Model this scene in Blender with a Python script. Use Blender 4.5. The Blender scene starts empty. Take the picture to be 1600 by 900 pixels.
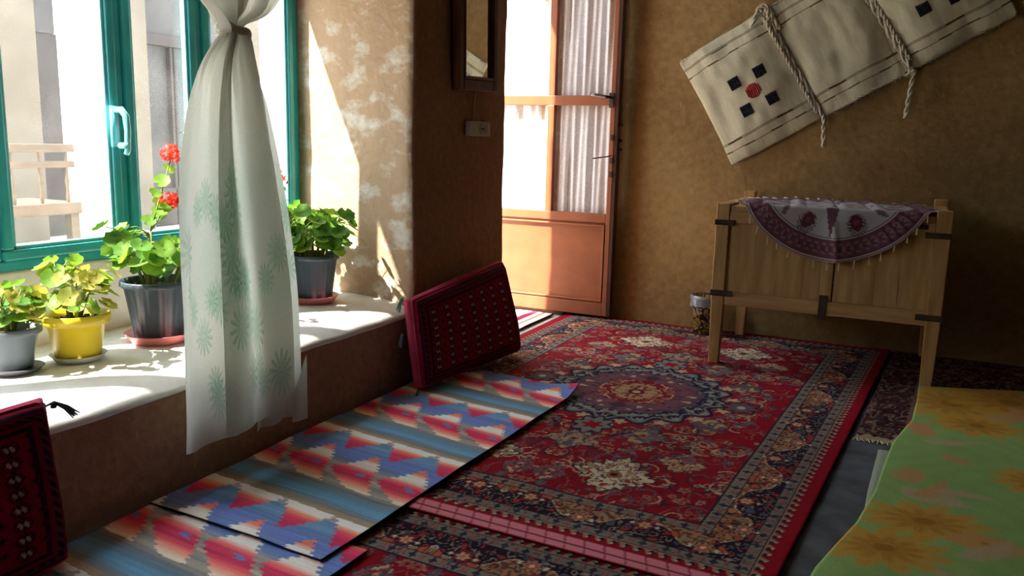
import bpy, bmesh, math, random
import numpy as np
from mathutils import Vector, Matrix, noise, Euler
C = bpy.context.scene
COL = C.collection
PI = math.pi
random.seed(7)
# ------------------------------------------------------------------ camera
cam = bpy.data.cameras.new('camera'); cam.sensor_width = 36; cam.lens = 36*1300/1600
cam.clip_start = .05; cam.clip_end = 200
co = bpy.data.objects.new('camera', cam); COL.objects.link(co); C.camera = co
_vy = Vector((1430-800, -(235-450), -1300)).normalized()
_hd = Vector((1, -.0255, 0))
_z = _hd.cross(_vy).normalized()
if _z.y < 0: _z = -_z
_x = _vy.cross(_z)
co.matrix_world = Matrix.Translation((2.0, 0, 1.13)) @ Matrix((_x, _vy, _z)).to_4x4()
# ------------------------------------------------------------------ light
W = bpy.data.worlds.new('sky'); C.world = W; W.use_nodes = True
bg = W.node_tree.nodes['Background']
bg.inputs[0].default_value = (.80, .90, 1.0, 1); bg.inputs[1].default_value = 3.6
sun = bpy.data.lights.new('sun', 'SUN'); sun.energy = 15; sun.angle = math.radians(.8); sun.color = (1, .93, .82)
so = bpy.data.objects.new('sun', sun); COL.objects.link(so)
SD = Vector((.42, .63, -1)).normalized()
so.rotation_euler = SD.to_track_quat('-Z', 'Y').to_euler(); so.location = (-8, -8, 12)
C.view_settings.view_transform = 'Standard'; C.view_settings.look = 'None'
C.view_settings.gamma = 1; C.view_settings.use_curve_mapping = False
C.view_settings.exposure = 1.08
# ------------------------------------------------------------------ helpers
def srgb(c):
    c = np.asarray(c, float)/255.
    return np.where(c <= .04045, c/12.92, ((c+.055)/1.055)**2.4)
def lin(r, g, b): return tuple(srgb((r, g, b)))
def newmat(name):
    m = bpy.data.materials.new(name); m.use_nodes = True
    return m, m.node_tree, m.node_tree.nodes['Principled BSDF']
def mat(name, col, rough=.7, var=.12, scale=12, bump=0, bscale=60, metal=0, spec=.3, stretch=(1,1,1), col2=None, sheen=0):
    """colour broken up by object-space noise, with optional bump"""
    m, nt, b = newmat(name); N, L = nt.nodes, nt.links
    tc = N.new('ShaderNodeTexCoord'); mp = N.new('ShaderNodeMapping'); mp.inputs['Scale'].default_value = stretch
    L.new(tc.outputs['Object'], mp.inputs[0])
    n = N.new('ShaderNodeTexNoise'); n.inputs['Scale'].default_value = scale; n.inputs['Detail'].default_value = 6
    L.new(mp.outputs[0], n.inputs['Vector'])
    mx = N.new('ShaderNodeMix'); mx.data_type = 'RGBA'
    c2 = col2 if col2 else tuple(min(1, x*(1+var*2)) for x in col)
    mx.inputs['A'].default_value = (*[x*(1-var*2) if not col2 else x for x in col], 1); mx.inputs['B'].default_value = (*c2, 1)
    cr = N.new('ShaderNodeMapRange'); cr.inputs['From Min'].default_value = .3; cr.inputs['From Max'].default_value = .7
    L.new(n.outputs['Fac'], cr.inputs['Value']); L.new(cr.outputs[0], mx.inputs['Factor'])
    L.new(mx.outputs['Result'], b.inputs['Base Color'])
    b.inputs['Roughness'].default_value = rough; b.inputs['Metallic'].default_value = metal
    b.inputs['Specular IOR Level'].default_value = spec
    if sheen: b.inputs['Sheen Weight'].default_value = sheen
    if bump:
        n2 = N.new('ShaderNodeTexNoise'); n2.inputs['Scale'].default_value = bscale; n2.inputs['Detail'].default_value = 5
        L.new(mp.outputs[0], n2.inputs['Vector'])
        bp = N.new('ShaderNodeBump'); bp.inputs['Strength'].default_value = bump; bp.inputs['Distance'].default_value = .01
        L.new(n2.outputs['Fac'], bp.inputs['Height']); L.new(bp.outputs[0], b.inputs['Normal'])
    return m
def attrmat(name, rough=.95, bump=.4, bscale=500, transl=0, spec=.1):
    """woven / printed textile: its dye pattern is stored per mesh point"""
    m, nt, b = newmat(name); N, L = nt.nodes, nt.links
    a = N.new('ShaderNodeAttribute'); a.attribute_name = 'dye'
    tc = N.new('ShaderNodeTexCoord')
    n = N.new('ShaderNodeTexNoise'); n.inputs['Scale'].default_value = bscale; n.inputs['Detail'].default_value = 3
    L.new(tc.outputs['Object'], n.inputs['Vector'])
    mr = N.new('ShaderNodeMapRange'); mr.inputs['To Min'].default_value = .7; mr.inputs['To Max'].default_value = 1.3
    L.new(n.outputs['Fac'], mr.inputs['Value'])
    vm = N.new('ShaderNodeVectorMath'); vm.operation = 'SCALE'
    L.new(a.outputs['Color'], vm.inputs[0]); L.new(mr.outputs[0], vm.inputs['Scale'])
    L.new(vm.outputs[0], b.inputs['Base Color']); b.inputs['Roughness'].default_value = rough
    b.inputs['Specular IOR Level'].default_value = spec
    bp = N.new('ShaderNodeBump'); bp.inputs['Strength'].default_value = bump; bp.inputs['Distance'].default_value = .003
    L.new(n.outputs['Fac'], bp.inputs['Height']); L.new(bp.outputs[0], b.inputs['Normal'])
    if transl:
        out = N['Material Output']; t = N.new('ShaderNodeBsdfTranslucent'); ms = N.new('ShaderNodeMixShader')
        L.new(vm.outputs[0], t.inputs[0]); ms.inputs[0].default_value = transl
        L.new(b.outputs[0], ms.inputs[1]); L.new(t.outputs[0], ms.inputs[2]); L.new(ms.outputs[0], out.inputs[0])
    return m
def leafmat(name, col, col2, transl=.45):
    m = mat(name, col, rough=.5, col2=col2, scale=25, spec=.3)
    nt = m.node_tree; N, L = nt.nodes, nt.links; b = N['Principled BSDF']
    t = N.new('ShaderNodeBsdfTranslucent'); ms = N.new('ShaderNodeMixShader'); ms.inputs[0].default_value = transl
    src = b.inputs['Base Color'].links[0].from_socket
    g = N.new('ShaderNodeVectorMath'); g.operation = 'MULTIPLY'; g.inputs[1].default_value = (1.5, 1.5, 1.0) if 'voile' in name else (1.6, 1.5, .8)
    L.new(src, g.inputs[0]); L.new(g.outputs[0], t.inputs[0])
    L.new(b.outputs[0], ms.inputs[1]); L.new(t.outputs[0], ms.inputs[2]); L.new(ms.outputs[0], N['Material Output'].inputs[0])
    return m
class MB:
    def __init__(s): s.v = []; s.f = []
    def add(s, vs, fs):
        o = len(s.v); s.v += [tuple(v) for v in vs]; s.f += [tuple(i+o for i in f) for f in fs]; return s
    def box(s, lo, hi, M=None):
        x0, y0, z0 = lo; x1, y1, z1 = hi
        vs = [(x0,y0,z0),(x1,y0,z0),(x1,y1,z0),(x0,y1,z0),(x0,y0,z1),(x1,y0,z1),(x1,y1,z1),(x0,y1,z1)]
        if M: vs = [M @ Vector(v) for v in vs]
        return s.add(vs, [(0,3,2,1),(4,5,6,7),(0,1,5,4),(1,2,6,5),(2,3,7,6),(3,0,4,7)])
    def tube(s, pts, r, n=8, cap=True):
        pts = [Vector(p) for p in pts]; k = len(pts); rs = r if hasattr(r, '__len__') else [r]*k
        vs = []; prev = None
        for i, p in enumerate(pts):
            t = (pts[min(i+1,k-1)]-pts[max(i-1,0)]).normalized()
            a = Vector((0,0,1)) if abs(t.z) < .9 else Vector((1,0,0))
            if prev is not None: a = prev
            u = (a - t*a.dot(t)).normalized(); prev = u; w = t.cross(u)
            for j in range(n):
                th = 2*PI*j/n; vs.append(p+(u*math.cos(th)+w*math.sin(th))*rs[i])
        fs = [(i*n+j, i*n+(j+1)%n, (i+1)*n+(j+1)%n, (i+1)*n+j) for i in range(k-1) for j in range(n)]
        if cap: fs += [tuple(range(n-1,-1,-1)), tuple((k-1)*n+j for j in range(n))]
        return s.add(vs, fs)
    def lathe(s, prof, n=40, c=(0,0,0), rib=0, ribn=0, close=False):
        vs = []
        for (r, z) in prof:
            for j in range(n):
                th = 2*PI*j/n; rr = r*(1+rib*math.cos(ribn*th)) if rib else r
                vs.append((c[0]+rr*math.cos(th), c[1]+rr*math.sin(th), c[2]+z))
        k = len(prof)
        fs = [(i*n+j, i*n+(j+1)%n, (i+1)*n+(j+1)%n, (i+1)*n+j) for i in range(k-1) for j in range(n)]
        if close: fs += [tuple(range(n-1,-1,-1)), tuple((k-1)*n+j for j in range(n))]
        return s.add(vs, fs)
    def build(s, name, m=None, parent=None, smooth=False, bevel=0, seg=2):
        me = bpy.data.meshes.new(name); me.from_pydata(s.v, [], s.f); me.validate()
        if m: me.materials.append(m)
        o = bpy.data.objects.new(name, me); COL.objects.link(o)
        if smooth: me.polygons.foreach_set('use_smooth', [True]*len(me.polygons))
        if parent: o.parent = parent
        if bevel:
            b = o.modifiers.new('bevel', 'BEVEL'); b.width = bevel; b.segments = seg; b.limit_method = 'ANGLE'
        return o
def tag(o, label=None, cat=None, group=None, kind=None):
    if label: o['label'] = label
    if cat: o['category'] = cat
    if group: o['group'] = group
    if kind: o['kind'] = kind
    return o
def struct(o): o['kind'] = 'structure'; return o
def empty(name, loc=(0,0,0), rz=0):
    o = bpy.data.objects.new(name, None); o.location = loc; o.rotation_euler = (0,0,rz); o.empty_display_size = .05
    COL.objects.link(o); return o
def grid_obj(name, P, m, parent=None, dye=None, solid=0, both=False, off=-1):
    """P: (H,W,3) points -> one grid mesh; dye: (H,W,3) linear colours"""
    H, Wd = P.shape[:2]
    idx = np.arange(H*Wd).reshape(H, Wd)
    q = np.stack([idx[:-1,:-1], idx[:-1,1:], idx[1:,1:], idx[1:,:-1]], -1).reshape(-1, 4)
    me = bpy.data.meshes.new(name)
    me.vertices.add(H*Wd); me.vertices.foreach_set('co', P.reshape(-1).astype(np.float32))
    me.loops.add(q.size); me.loops.foreach_set('vertex_index', q.reshape(-1).astype(np.int32))
    me.polygons.add(len(q)); me.polygons.foreach_set('loop_start', np.arange(0, q.size, 4, dtype=np.int32))
    me.polygons.foreach_set('loop_total', np.full(len(q), 4, dtype=np.int32))
    me.polygons.foreach_set('use_smooth', np.ones(len(q), dtype=bool))
    me.update(calc_edges=True); me.validate()
    if dye is not None:
        a = me.color_attributes.new('dye', 'FLOAT_COLOR', 'POINT')
        d = np.ones((H*Wd, 4), np.float32); d[:, :3] = dye.reshape(-1, 3); a.data.foreach_set('color', d.reshape(-1))
    me.materials.append(m)
    o = bpy.data.objects.new(name, me); COL.objects.link(o)
    if parent: o.parent = parent
    if solid:
        s = o.modifiers.new('solidify', 'SOLIDIFY'); s.thickness = solid; s.offset = off
    return o
def plaster(name, lo, hi, m, step=.06, amp=.006, bev=.02, seed=0.):
    """box of mud plaster with slightly uneven faces and softened arrises"""
    lo, hi = Vector(lo), Vector(hi); bm = bmesh.new()
    c = (lo+hi)/2; d = hi-lo
    bmesh.ops.create_cube(bm, size=1, matrix=Matrix.Translation(c) @ Matrix.Diagonal((*d, 1)))
    if bev: bmesh.ops.bevel(bm, geom=bm.edges[:], offset=bev, segments=3, affect='EDGES', profile=.5)
    for ax in range(3):
        n = int(d[ax]/step)
        for i in range(1, n):
            pc = lo.copy(); pc[ax] = lo[ax]+d[ax]*i/n
            no = Vector((0,0,0)); no[ax] = 1
            bmesh.ops.bisect_plane(bm, geom=bm.verts[:]+bm.edges[:]+bm.faces[:], plane_co=pc, plane_no=no)
    for v in bm.verts:
        p = v.co
        v.co = p + noise.noise_vector(p*2.3+Vector((seed,0,0)))*amp + noise.noise_vector(p*9)*amp*.4
    me = bpy.data.meshes.new(name); bm.to_mesh(me); bm.free(); me.materials.append(m)
    me.polygons.foreach_set('use_smooth', [True]*len(me.polygons))
    o = bpy.data.objects.new(name, me); COL.objects.link(o); return struct(o)
# ------------------------------------------------------------------ materials
def mud(name, c1, c2, spots=None):
    m, nt, b = newmat(name); N, L = nt.nodes, nt.links
    g = N.new('ShaderNodeNewGeometry')
    n1 = N.new('ShaderNodeTexNoise'); n1.inputs['Scale'].default_value = 1.7; n1.inputs['Detail'].default_value = 5
    n2 = N.new('ShaderNodeTexNoise'); n2.inputs['Scale'].default_value = 28; n2.inputs['Detail'].default_value = 8
    n3 = N.new('ShaderNodeTexVoronoi'); n3.inputs['Scale'].default_value = 34
    for n in (n1, n2, n3): L.new(g.outputs['Position'], n.inputs['Vector'])
    mx = N.new('ShaderNodeMix'); mx.data_type = 'RGBA'; mx.inputs['A'].default_value = (*c1, 1); mx.inputs['B'].default_value = (*c2, 1)
    ad = N.new('ShaderNodeMath'); ad.operation = 'ADD'; mr = N.new('ShaderNodeMapRange')
    mr.inputs['From Min'].default_value = .7; mr.inputs['From Max'].default_value = 1.3
    L.new(n1.outputs['Fac'], ad.inputs[0]); L.new(n2.outputs['Fac'], ad.inputs[1]); L.new(ad.outputs[0], mr.inputs['Value'])
    L.new(mr.outputs[0], mx.inputs['Factor'])
    col = mx.outputs['Result']
    # flecks of straw
    mp = N.new('ShaderNodeMapping'); mp.inputs['Scale'].default_value = (30, 30, 9); mp.inputs['Rotation'].default_value = (.5, .4, .9)
    L.new(g.outputs['Position'], mp.inputs[0])
    st = N.new('ShaderNodeTexNoise'); st.inputs['Scale'].default_value = 3; st.inputs['Detail'].default_value = 2
    L.new(mp.outputs[0], st.inputs['Vector'])
    sr = N.new('ShaderNodeMapRange'); sr.inputs['From Min'].default_value = .68; sr.inputs['From Max'].default_value = .74; sr.inputs['To Max'].default_value = .5
    L.new(st.outputs['Fac'], sr.inputs['Value'])
    m2 = N.new('ShaderNodeMix'); m2.data_type = 'RGBA'; m2.inputs['B'].default_value = (*[min(1, x*1.6) for x in c2], 1)
    L.new(sr.outputs[0], m2.inputs['Factor']); L.new(col, m2.inputs['A']); col = m2.outputs['Result']
    if spots:   # daubs of whitewash left on the window reveal
        nn = N.new('ShaderNodeSeparateXYZ'); L.new(g.outputs['Normal'], nn.inputs[0])
        lt = N.new('ShaderNodeMath'); lt.operation = 'LESS_THAN'; lt.inputs[1].default_value = -.6; L.new(nn.outputs['Y'], lt.inputs[0])
        mq = N.new('ShaderNodeMapping'); mq.inputs['Scale'].default_value = (4.5, 1, 6.5); mq.inputs['Location'].default_value = (.3, 0, .2)
        L.new(g.outputs['Position'], mq.inputs[0])
        w = N.new('ShaderNodeTexNoise'); w.inputs['Scale'].default_value = 1.8; w.inputs['Detail'].default_value = 7; w.inputs['Roughness'].default_value = .62
        L.new(mq.outputs[0], w.inputs['Vector'])
        wr = N.new('ShaderNodeMapRange'); wr.inputs['From Min'].default_value = .50; wr.inputs['From Max'].default_value = .66
        L.new(w.outputs['Fac'], wr.inputs['Value'])
        mu = N.new('ShaderNodeMath'); mu.operation = 'MULTIPLY'; L.new(wr.outputs[0], mu.inputs[0]); L.new(lt.outputs[0], mu.inputs[1])
        hb_ = N.new('ShaderNodeMix'); hb_.data_type = 'RGBA'; hb_.inputs['B'].default_value = (.46, .345, .225, 1)  # reveal base painted lighter tan, standing in for the stronger light on it
        L.new(lt.outputs[0], hb_.inputs['Factor']); L.new(col, hb_.inputs['A']); hc = N.new('ShaderNodeMix'); hc.data_type = 'RGBA'; hc.inputs['Factor'].default_value = .75
        L.new(col, hc.inputs['A']); L.new(hb_.outputs['Result'], hc.inputs['B']); col = hc.outputs['Result']
        m3 = N.new('ShaderNodeMix'); m3.data_type = 'RGBA'; m3.inputs['B'].default_value = (.62, .58, .50, 1)
        L.new(mu.outputs[0], m3.inputs['Factor']); L.new(col, m3.inputs['A']); col = m3.outputs['Result']
    L.new(col, b.inputs['Base Color']); b.inputs['Roughness'].default_value = .93; b.inputs['Specular IOR Level'].default_value = .15
    bp = N.new('ShaderNodeBump'); bp.inputs['Strength'].default_value = .55; bp.inputs['Distance'].default_value = .012
    L.new(ad.outputs[0], bp.inputs['Height']); L.new(bp.outputs[0], b.inputs['Normal'])
    return m
M = {}
M['mud'] = mud('mud_plaster', (.27, .165, .068), (.42, .283, .122))
M['mud_side'] = mud('mud_plaster_reddish', (.32, .17, .105), (.47, .28, .18), spots=True)
M['sill'] = mat('whitewashed_sill', (.85, .83, .79), var=.04, bump=.3, bscale=30, rough=.9)
M['ceil'] = mat('mud_ceiling', (.20, .14, .09), bump=.3)
M['felt'] = mat('blue_grey_felt', (.095, .105, .12), var=.2, scale=9, bump=.4, bscale=200, rough=.95)
M['teal'] = mat('teal_paint', (.035, .40, .45), var=.06, rough=.35, spec=.5)
M['teal_l'] = mat('pale_teal_paint', (.16, .55, .62), var=.04, rough=.35, spec=.5)
M['brownpaint'] = mat('red_brown_paint', (.29, .092, .036), var=.07, scale=8, rough=.42, spec=.5, bump=.06, bscale=20)
M['darkbrown'] = mat('dark_brown_paint', (.06, .022, .016), var=.1, rough=.4, spec=.5)
M['metal'] = mat('dull_metal', (.45, .45, .43), var=.1, rough=.35, metal=1)
M['darkmetal'] = mat('worn_dark_metal', (.13, .125, .12), var=.1, rough=.35, metal=1)
M['iron'] = mat('black_iron', (.065, .042, .03), var=.2, rough=.7, metal=.1)
M['wood'] = mat('pale_poplar_wood', (.40, .215, .075), rough=.65, col2=(.62, .38, .15), scale=5, stretch=(6, 6, .6), bump=.15, bscale=18)
M['wood_h'] = mat('pale_poplar_wood_lengthwise', (.42, .23, .085), rough=.65, col2=(.62, .38, .16), scale=5, stretch=(.6, 6, 6), bump=.15, bscale=18)
M['darkwood'] = mat('dark_red_wood', (.11, .035, .018), rough=.4, var=.25, scale=6, stretch=(6, 6, .8))
M['cream'] = mat('cream_wool', (.60, .54, .41), var=.06, scale=14, bump=.35, bscale=320, rough=.95, sheen=.2)
M['rope'] = mat('cream_cotton_cord', (.62, .56, .43), var=.12, scale=60, bump=.6, bscale=180, rough=.95)
M['thread'] = mat('dark_navy_thread', (.012, .010, .022), var=.3, scale=90, bump=.6, bscale=260, rough=.9)
M['stripe'] = mat('dark_brown_thread', (.10, .07, .045), var=.2, rough=.9)
M['redthread'] = mat('red_thread', (.42, .05, .045), var=.25, scale=90, bump=.6, bscale=260, rough=.9)
M['tassel'] = mat('ecru_thread', (.72, .62, .42), var=.1, rough=.9)
M['pot_dark'] = mat('slate_plastic', (.045, .062, .082), var=.08, rough=.38, spec=.5)
M['pot_grey'] = mat('grey_plastic', (.12, .15, .17), var=.08, rough=.4, spec=.5)
M['pot_yellow'] = mat('yellow_plastic', (.62, .47, .02), var=.04, rough=.4, spec=.5)
M['sauce_red'] = mat('coral_plastic', (.58, .17, .165), var=.06, rough=.4, spec=.5)
M['sauce_white'] = mat('white_plastic', (.62, .62, .56), var=.04, rough=.4, spec=.5)
M['sauce_dark'] = mat('dark_saucer_plastic', (.07, .07, .08), var=.04, rough=.4, spec=.5)
M['soil'] = mat('dry_soil', (.09, .055, .03), var=.4, scale=60, bump=.9, bscale=90)
M['leaf'] = leafmat('geranium_leaf', (.10, .22, .03), (.20, .36, .06))
M['leaf_d'] = leafmat('geranium_leaf_deep', (.05, .15, .025), (.12, .27, .04))
M['leaf_o'] = leafmat('geranium_leaf_olive', (.20, .26, .05), (.38, .33, .10))
M['stem'] = mat('green_stem', (.22, .26, .08), var=.2)
M['petal'] = leafmat('red_petals', (.55, .03, .03), (.72, .09, .06), .3)
M['white'] = mat('white_switch_plastic', (.55, .50, .43), var=.03, rough=.5)
M['lace_cord'] = mat('string', (.5, .4, .3), var=.1)
M['bag'] = mat('clear_grey_bin_liner', (.22, .235, .255), var=.1, rough=.25, spec=.6)
M['facade'] = mat('courtyard_plaster', (.115, .095, .066), var=.06, scale=3, bump=.3)
M['ground'] = mat('pale_courtyard_ground', (.58, .53, .45), var=.08, scale=2, bump=.3, bscale=20, rough=.95)
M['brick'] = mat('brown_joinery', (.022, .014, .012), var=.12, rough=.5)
M['benchwood'] = mat('weathered_bench_wood', (.10, .07, .043), var=.15, scale=4, stretch=(5, 1, 5))
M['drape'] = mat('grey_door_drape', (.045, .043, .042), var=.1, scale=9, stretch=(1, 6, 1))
M['mirror'] = mat('mirror_glass', (.82, .84, .80), var=0, rough=.02, metal=1)
def glassmat(name, dust):
    m = bpy.data.materials.new(name); m.use_nodes = True; nt = m.node_tree; N, L = nt.nodes, nt.links
    N.remove(N['Principled BSDF']); out = N['Material Output']
    tr = N.new('ShaderNodeBsdfTransparent'); gl = N.new('ShaderNodeBsdfGlossy'); gl.inputs['Roughness'].default_value = .02
    lw = N.new('ShaderNodeLayerWeight'); pw = N.new('ShaderNodeMath'); pw.operation = 'POWER'; pw.inputs[1].default_value = 4.5
    fr = N.new('ShaderNodeMath'); fr.operation = 'MULTIPLY_ADD'; fr.inputs[1].default_value = .6; fr.inputs[2].default_value = .02
    L.new(lw.outputs['Facing'], pw.inputs[0]); L.new(pw.outputs[0], fr.inputs[0]); m1 = N.new('ShaderNodeMixShader')
    L.new(fr.outputs[0], m1.inputs[0]); L.new(tr.outputs[0], m1.inputs[1]); L.new(gl.outputs[0], m1.inputs[2])
    df = N.new('ShaderNodeBsdfDiffuse'); tl = N.new('ShaderNodeBsdfTranslucent'); m2 = N.new('ShaderNodeMixShader'); m2.inputs[0].default_value = .7
    L.new(df.outputs[0], m2.inputs[1]); L.new(tl.outputs[0], m2.inputs[2])
    for d in (df, tl): d.inputs['Color'].default_value = (.85, .85, .82, 1)
    g = N.new('ShaderNodeNewGeometry'); n = N.new('ShaderNodeTexNoise'); n.inputs['Scale'].default_value = 5; n.inputs['Detail'].default_value = 8
    L.new(g.outputs['Position'], n.inputs['Vector'])
    v = N.new('ShaderNodeTexVoronoi'); v.inputs['Scale'].default_value = 26; L.new(g.outputs['Position'], v.inputs['Vector'])
    vr = N.new('ShaderNodeMapRange'); vr.inputs['From Min'].default_value = .10; vr.inputs['From Max'].default_value = .04; vr.inputs['To Max'].default_value = .10
    L.new(v.outputs['Distance'], vr.inputs['Value'])
    mr = N.new('ShaderNodeMapRange'); mr.inputs['From Min'].default_value = .3; mr.inputs['From Max'].default_value = .75
    mr.inputs['To Min'].default_value = dust*.5; mr.inputs['To Max'].default_value = dust*1.8
    L.new(n.outputs['Fac'], mr.inputs['Value'])
    ad = N.new('ShaderNodeMath'); ad.operation = 'ADD'; L.new(mr.outputs[0], ad.inputs[0]); L.new(vr.outputs[0], ad.inputs[1])
    m3 = N.new('ShaderNodeMixShader'); L.new(ad.outputs[0], m3.inputs[0]); L.new(m1.outputs[0], m3.inputs[1]); L.new(m2.outputs[0], m3.inputs[2])
    L.new(m3.outputs[0], out.inputs[0]); return m
M['glass'] = glassmat('dusty_window_glass', .02)
M['glass_clean'] = glassmat('door_glass', .03)
# ------------------------------------------------------------------ pattern painting (numpy)
class Cloth:
    """a w x h metre sheet sampled every d metres, painted with dye colours"""
    def __init__(s, w, h, d, base):
        s.w, s.h = w, h; s.nx, s.ny = int(w/d)+1, int(h/d)+1
        s.xs = np.linspace(0, w, s.nx); s.ys = np.linspace(0, h, s.ny); s.X, s.Y = np.meshgrid(s.xs, s.ys)
        s.c = np.tile(srgb(base), (s.ny, s.nx, 1)); s.rng = np.random.default_rng(5)
    def put(s, mask, col, a=1.):
        s.c[mask] = s.c[mask]*(1-a) + srgb(col)*a
    def win(s, cx, cy, r):
        i0, i1 = np.searchsorted(s.ys, [cy-r, cy+r]); j0, j1 = np.searchsorted(s.xs, [cx-r, cx+r])
        return slice(max(i0,0), i1), slice(max(j0,0), j1)
    def blob(s, cx, cy, r, col, n=0, amp=0., rot=0., asp=1., hole=0., ph=0.):
        w = s.win(cx, cy, r*1.6*max(1, asp)); X = s.X[w]-cx; Y = s.Y[w]-cy
        if X.size == 0: return
        u = X*math.cos(rot)+Y*math.sin(rot); v = (-X*math.sin(rot)+Y*math.cos(rot))*asp
        rr = np.hypot(u, v); th = np.arctan2(v, u); R = r*(1+amp*np.cos(n*th+ph)) if n else r
        m = (rr < R) & (rr >= hole*R); s.c[w][m] = srgb(col)
    def arc(s, cx, cy, r, a0, a1, wd, col):
        w = s.win(cx, cy, r+wd); X = s.X[w]-cx; Y = s.Y[w]-cy
        if X.size == 0: return
        rr = np.hypot(X, Y); th = np.mod(np.arctan2(Y, X)-a0, 2*PI); k = np.clip(th/((a1-a0) % (2*PI)+1e-6), 0, 1)
        m = (abs(rr-r*(1-.35*k)) < wd*(1-.6*k)) & (k < 1); s.c[w][m] = srgb(col)
    def field(s, fx, fy, seed, sx=None):
        g = np.random.default_rng(seed); nx, ny = int(s.w*fx)+3, int(s.h*fy)+3; G = g.standard_normal((ny, nx))
        u = s.X*fx; v = s.Y*fy
        i = np.floor(v).astype(int); j = np.floor(u).astype(int); a = v-i; b = u-j
        a = a*a*(3-2*a); b = b*b*(3-2*b)
        return (G[i,j]*(1-a)*(1-b)+G[i,j+1]*(1-a)*b+G[i+1,j]*a*(1-b)+G[i+1,j+1]*a*b)
def mirror4(c):
    h, w = c.shape[:2]; hh, ww = (h+1)//2, (w+1)//2
    q = c[:hh, :ww]; top = np.concatenate([q, q[:, :w-ww][:, ::-1]], 1)
    return np.concatenate([top, top[:h-hh][::-1]], 0)
RED, DRED, NAVY, BEI, GRY = (138,14,32), (96,10,26), (30,30,52), (186,160,128), (120,120,116)
MAU, ORG, MAR, TEAL, CRM, PINK = (128,84,92), (186,110,62), (60,18,32), (72,92,100), (206,196,168), (186,74,90)
def persian(w, h, d, seed=3):
    k = Cloth(w, h, d, RED); X, Y = k.X, k.Y; g = np.random.default_rng(seed)
    # vines over the red field: thin isolines of smooth fields
    f1, f2, f3 = k.field(9, 9, 1), k.field(14, 14, 2), k.field(26, 26, 3)
    k.put(abs(f1+.3*f3) < .035, (140,84,72)); k.put(abs(f2-.4) < .045, (70,30,44)); 
    k.put((f3 > 1.6), (160,124,100)); k.put((f3 < -1.7), (84,50,62)); k.put((f3 > 1.75), ORG)
    cx, cy = w/2, h/2
    for _ in range(230):
        x, y = g.uniform(.28, cx), g.uniform(.28, cy); r = g.uniform(.010, .023); t = g.integers(4)
        a = [(150,112,92), (150,84,70), (88,78,88), (160,140,112)][t]; b = [(150,70,50), RED, (130,100,84), MAU][t]
        k.blob(x, y, r, a, int(g.integers(5, 8)), .3, g.uniform(0, 6), g.uniform(1, 1.6)); k.blob(x, y, r*.5, b, 5, .2); k.blob(x, y, r*.2, NAVY)
        k.arc(x+g.uniform(-.04,.04), y+g.uniform(-.04,.04), g.uniform(.03,.06), g.uniform(0,6), g.uniform(0,6), .004, [BEI, NAVY, TEAL][g.integers(3)])
    sc = k.field(60, 60, 61); sc2 = k.field(34, 34, 62)
    def palmette(x, y, r, c1=CRM, c2=TEAL, asp=1.):
        w_ = k.win(x, y, r*1.5); U, V = k.X[w_]-x, (k.Y[w_]-y)*asp; q = np.hypot(U, V); th = np.arctan2(V, U)
        Rr = r*(1+.14*np.cos(4*th)+.10*np.cos(12*th+1)+.05*np.cos(20*th)); c = k.c[w_]; a, b = sc[w_], sc2[w_]
        c[(q < Rr*1.08)] = srgb((60,34,48)); m_ = q < Rr; c[m_] = srgb(c1); c[m_ & (abs(a) < .22)] = srgb((78,70,74)); c[m_ & (a > 1.0)] = srgb((150,60,52)); c[m_ & (b < -.8)] = srgb(c2)
        c[m_ & (abs(q-Rr*.66) < r*.03)] = srgb(RED); c[m_ & (b > 1.1)] = srgb((168,140,96)); c[(q < r*.24)] = srgb((150,96,66)); c[q < r*.12] = srgb(MAR)
    palmette(cx-.28, cy-.96, .125, CRM, (150,140,110)); palmette(cx, cy-.72, .09, (150,140,120), TEAL)
    palmette(cx-.24, cy-.56, .085, (110,110,112), NAVY); palmette(cx-.44, cy-.30, .07, TEAL, BEI); palmette(cx-.47, cy-.75, .075, BEI, MAU)
    palmette(cx-.06, cy-1.06, .06, MAU, BEI); palmette(cx-.5, cy-.02, .05, GRY, NAVY)
    # centre medallion
    R = .40; rr = np.hypot(X-cx, (Y-cy)*.95); th = np.arctan2((Y-cy)*.95, X-cx)
    for a, c, n, am in ((1.06, NAVY, 16, .07), (1.0, (110,112,108), 16, .08), (.95, NAVY, 16, .06)):
        k.put(rr < R*a*(1+am*np.cos(n*th)), c)
    sc0 = k.field(44, 44, 77)
    for a in range(16):
        t = a*PI/8; px, py = cx+R*.93*math.cos(t), cy+R*.93*math.sin(t)
        k.blob(px, py, .040, (134,136,126), 3, .5, t, 1.3); k.blob(px, py, .02, NAVY, 4, .3, t)
        k.blob(cx+R*1.12*math.cos(t+.2), cy+R*1.12*math.sin(t+.2), .026, BEI, 5, .3, t); k.arc(px, py, .05, t, t+2.2, .005, (150,140,124))
    k.put((rr < R*.92) & (sc0 > .9), (130,126,116)); k.put((rr < R*.9) & (abs(sc0) < .15), (96,92,98)); k.put(rr < R*.76*(1+.04*np.cos(16*th+3)), (86,66,80)); k.put(rr < R*.70*(1+.04*np.cos(16*th+3)), (112,70,80))
    k.put((rr < R*.72) & (abs(k.field(30,30,9)) < .16), (66,44,62)); k.put((rr < R*.72) & (k.field(34,34,19) > 1.2), BEI)
    k.put(rr < R*.45*(1+.07*np.cos(12*th)), (120,24,36)); k.put((rr < R*.45) & (abs(k.field(40,40,29)) < .2), (176,140,104))
    k.put(rr < R*.27*(1+.1*np.cos(10*th)), (170,136,98)); k.put((rr < R*.27) & (abs(k.field(46,46,39)) < .22), (110,40,36))
    k.put(rr < R*.10, (96,20,30)); k.put(rr < R*.05, BEI)
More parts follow.
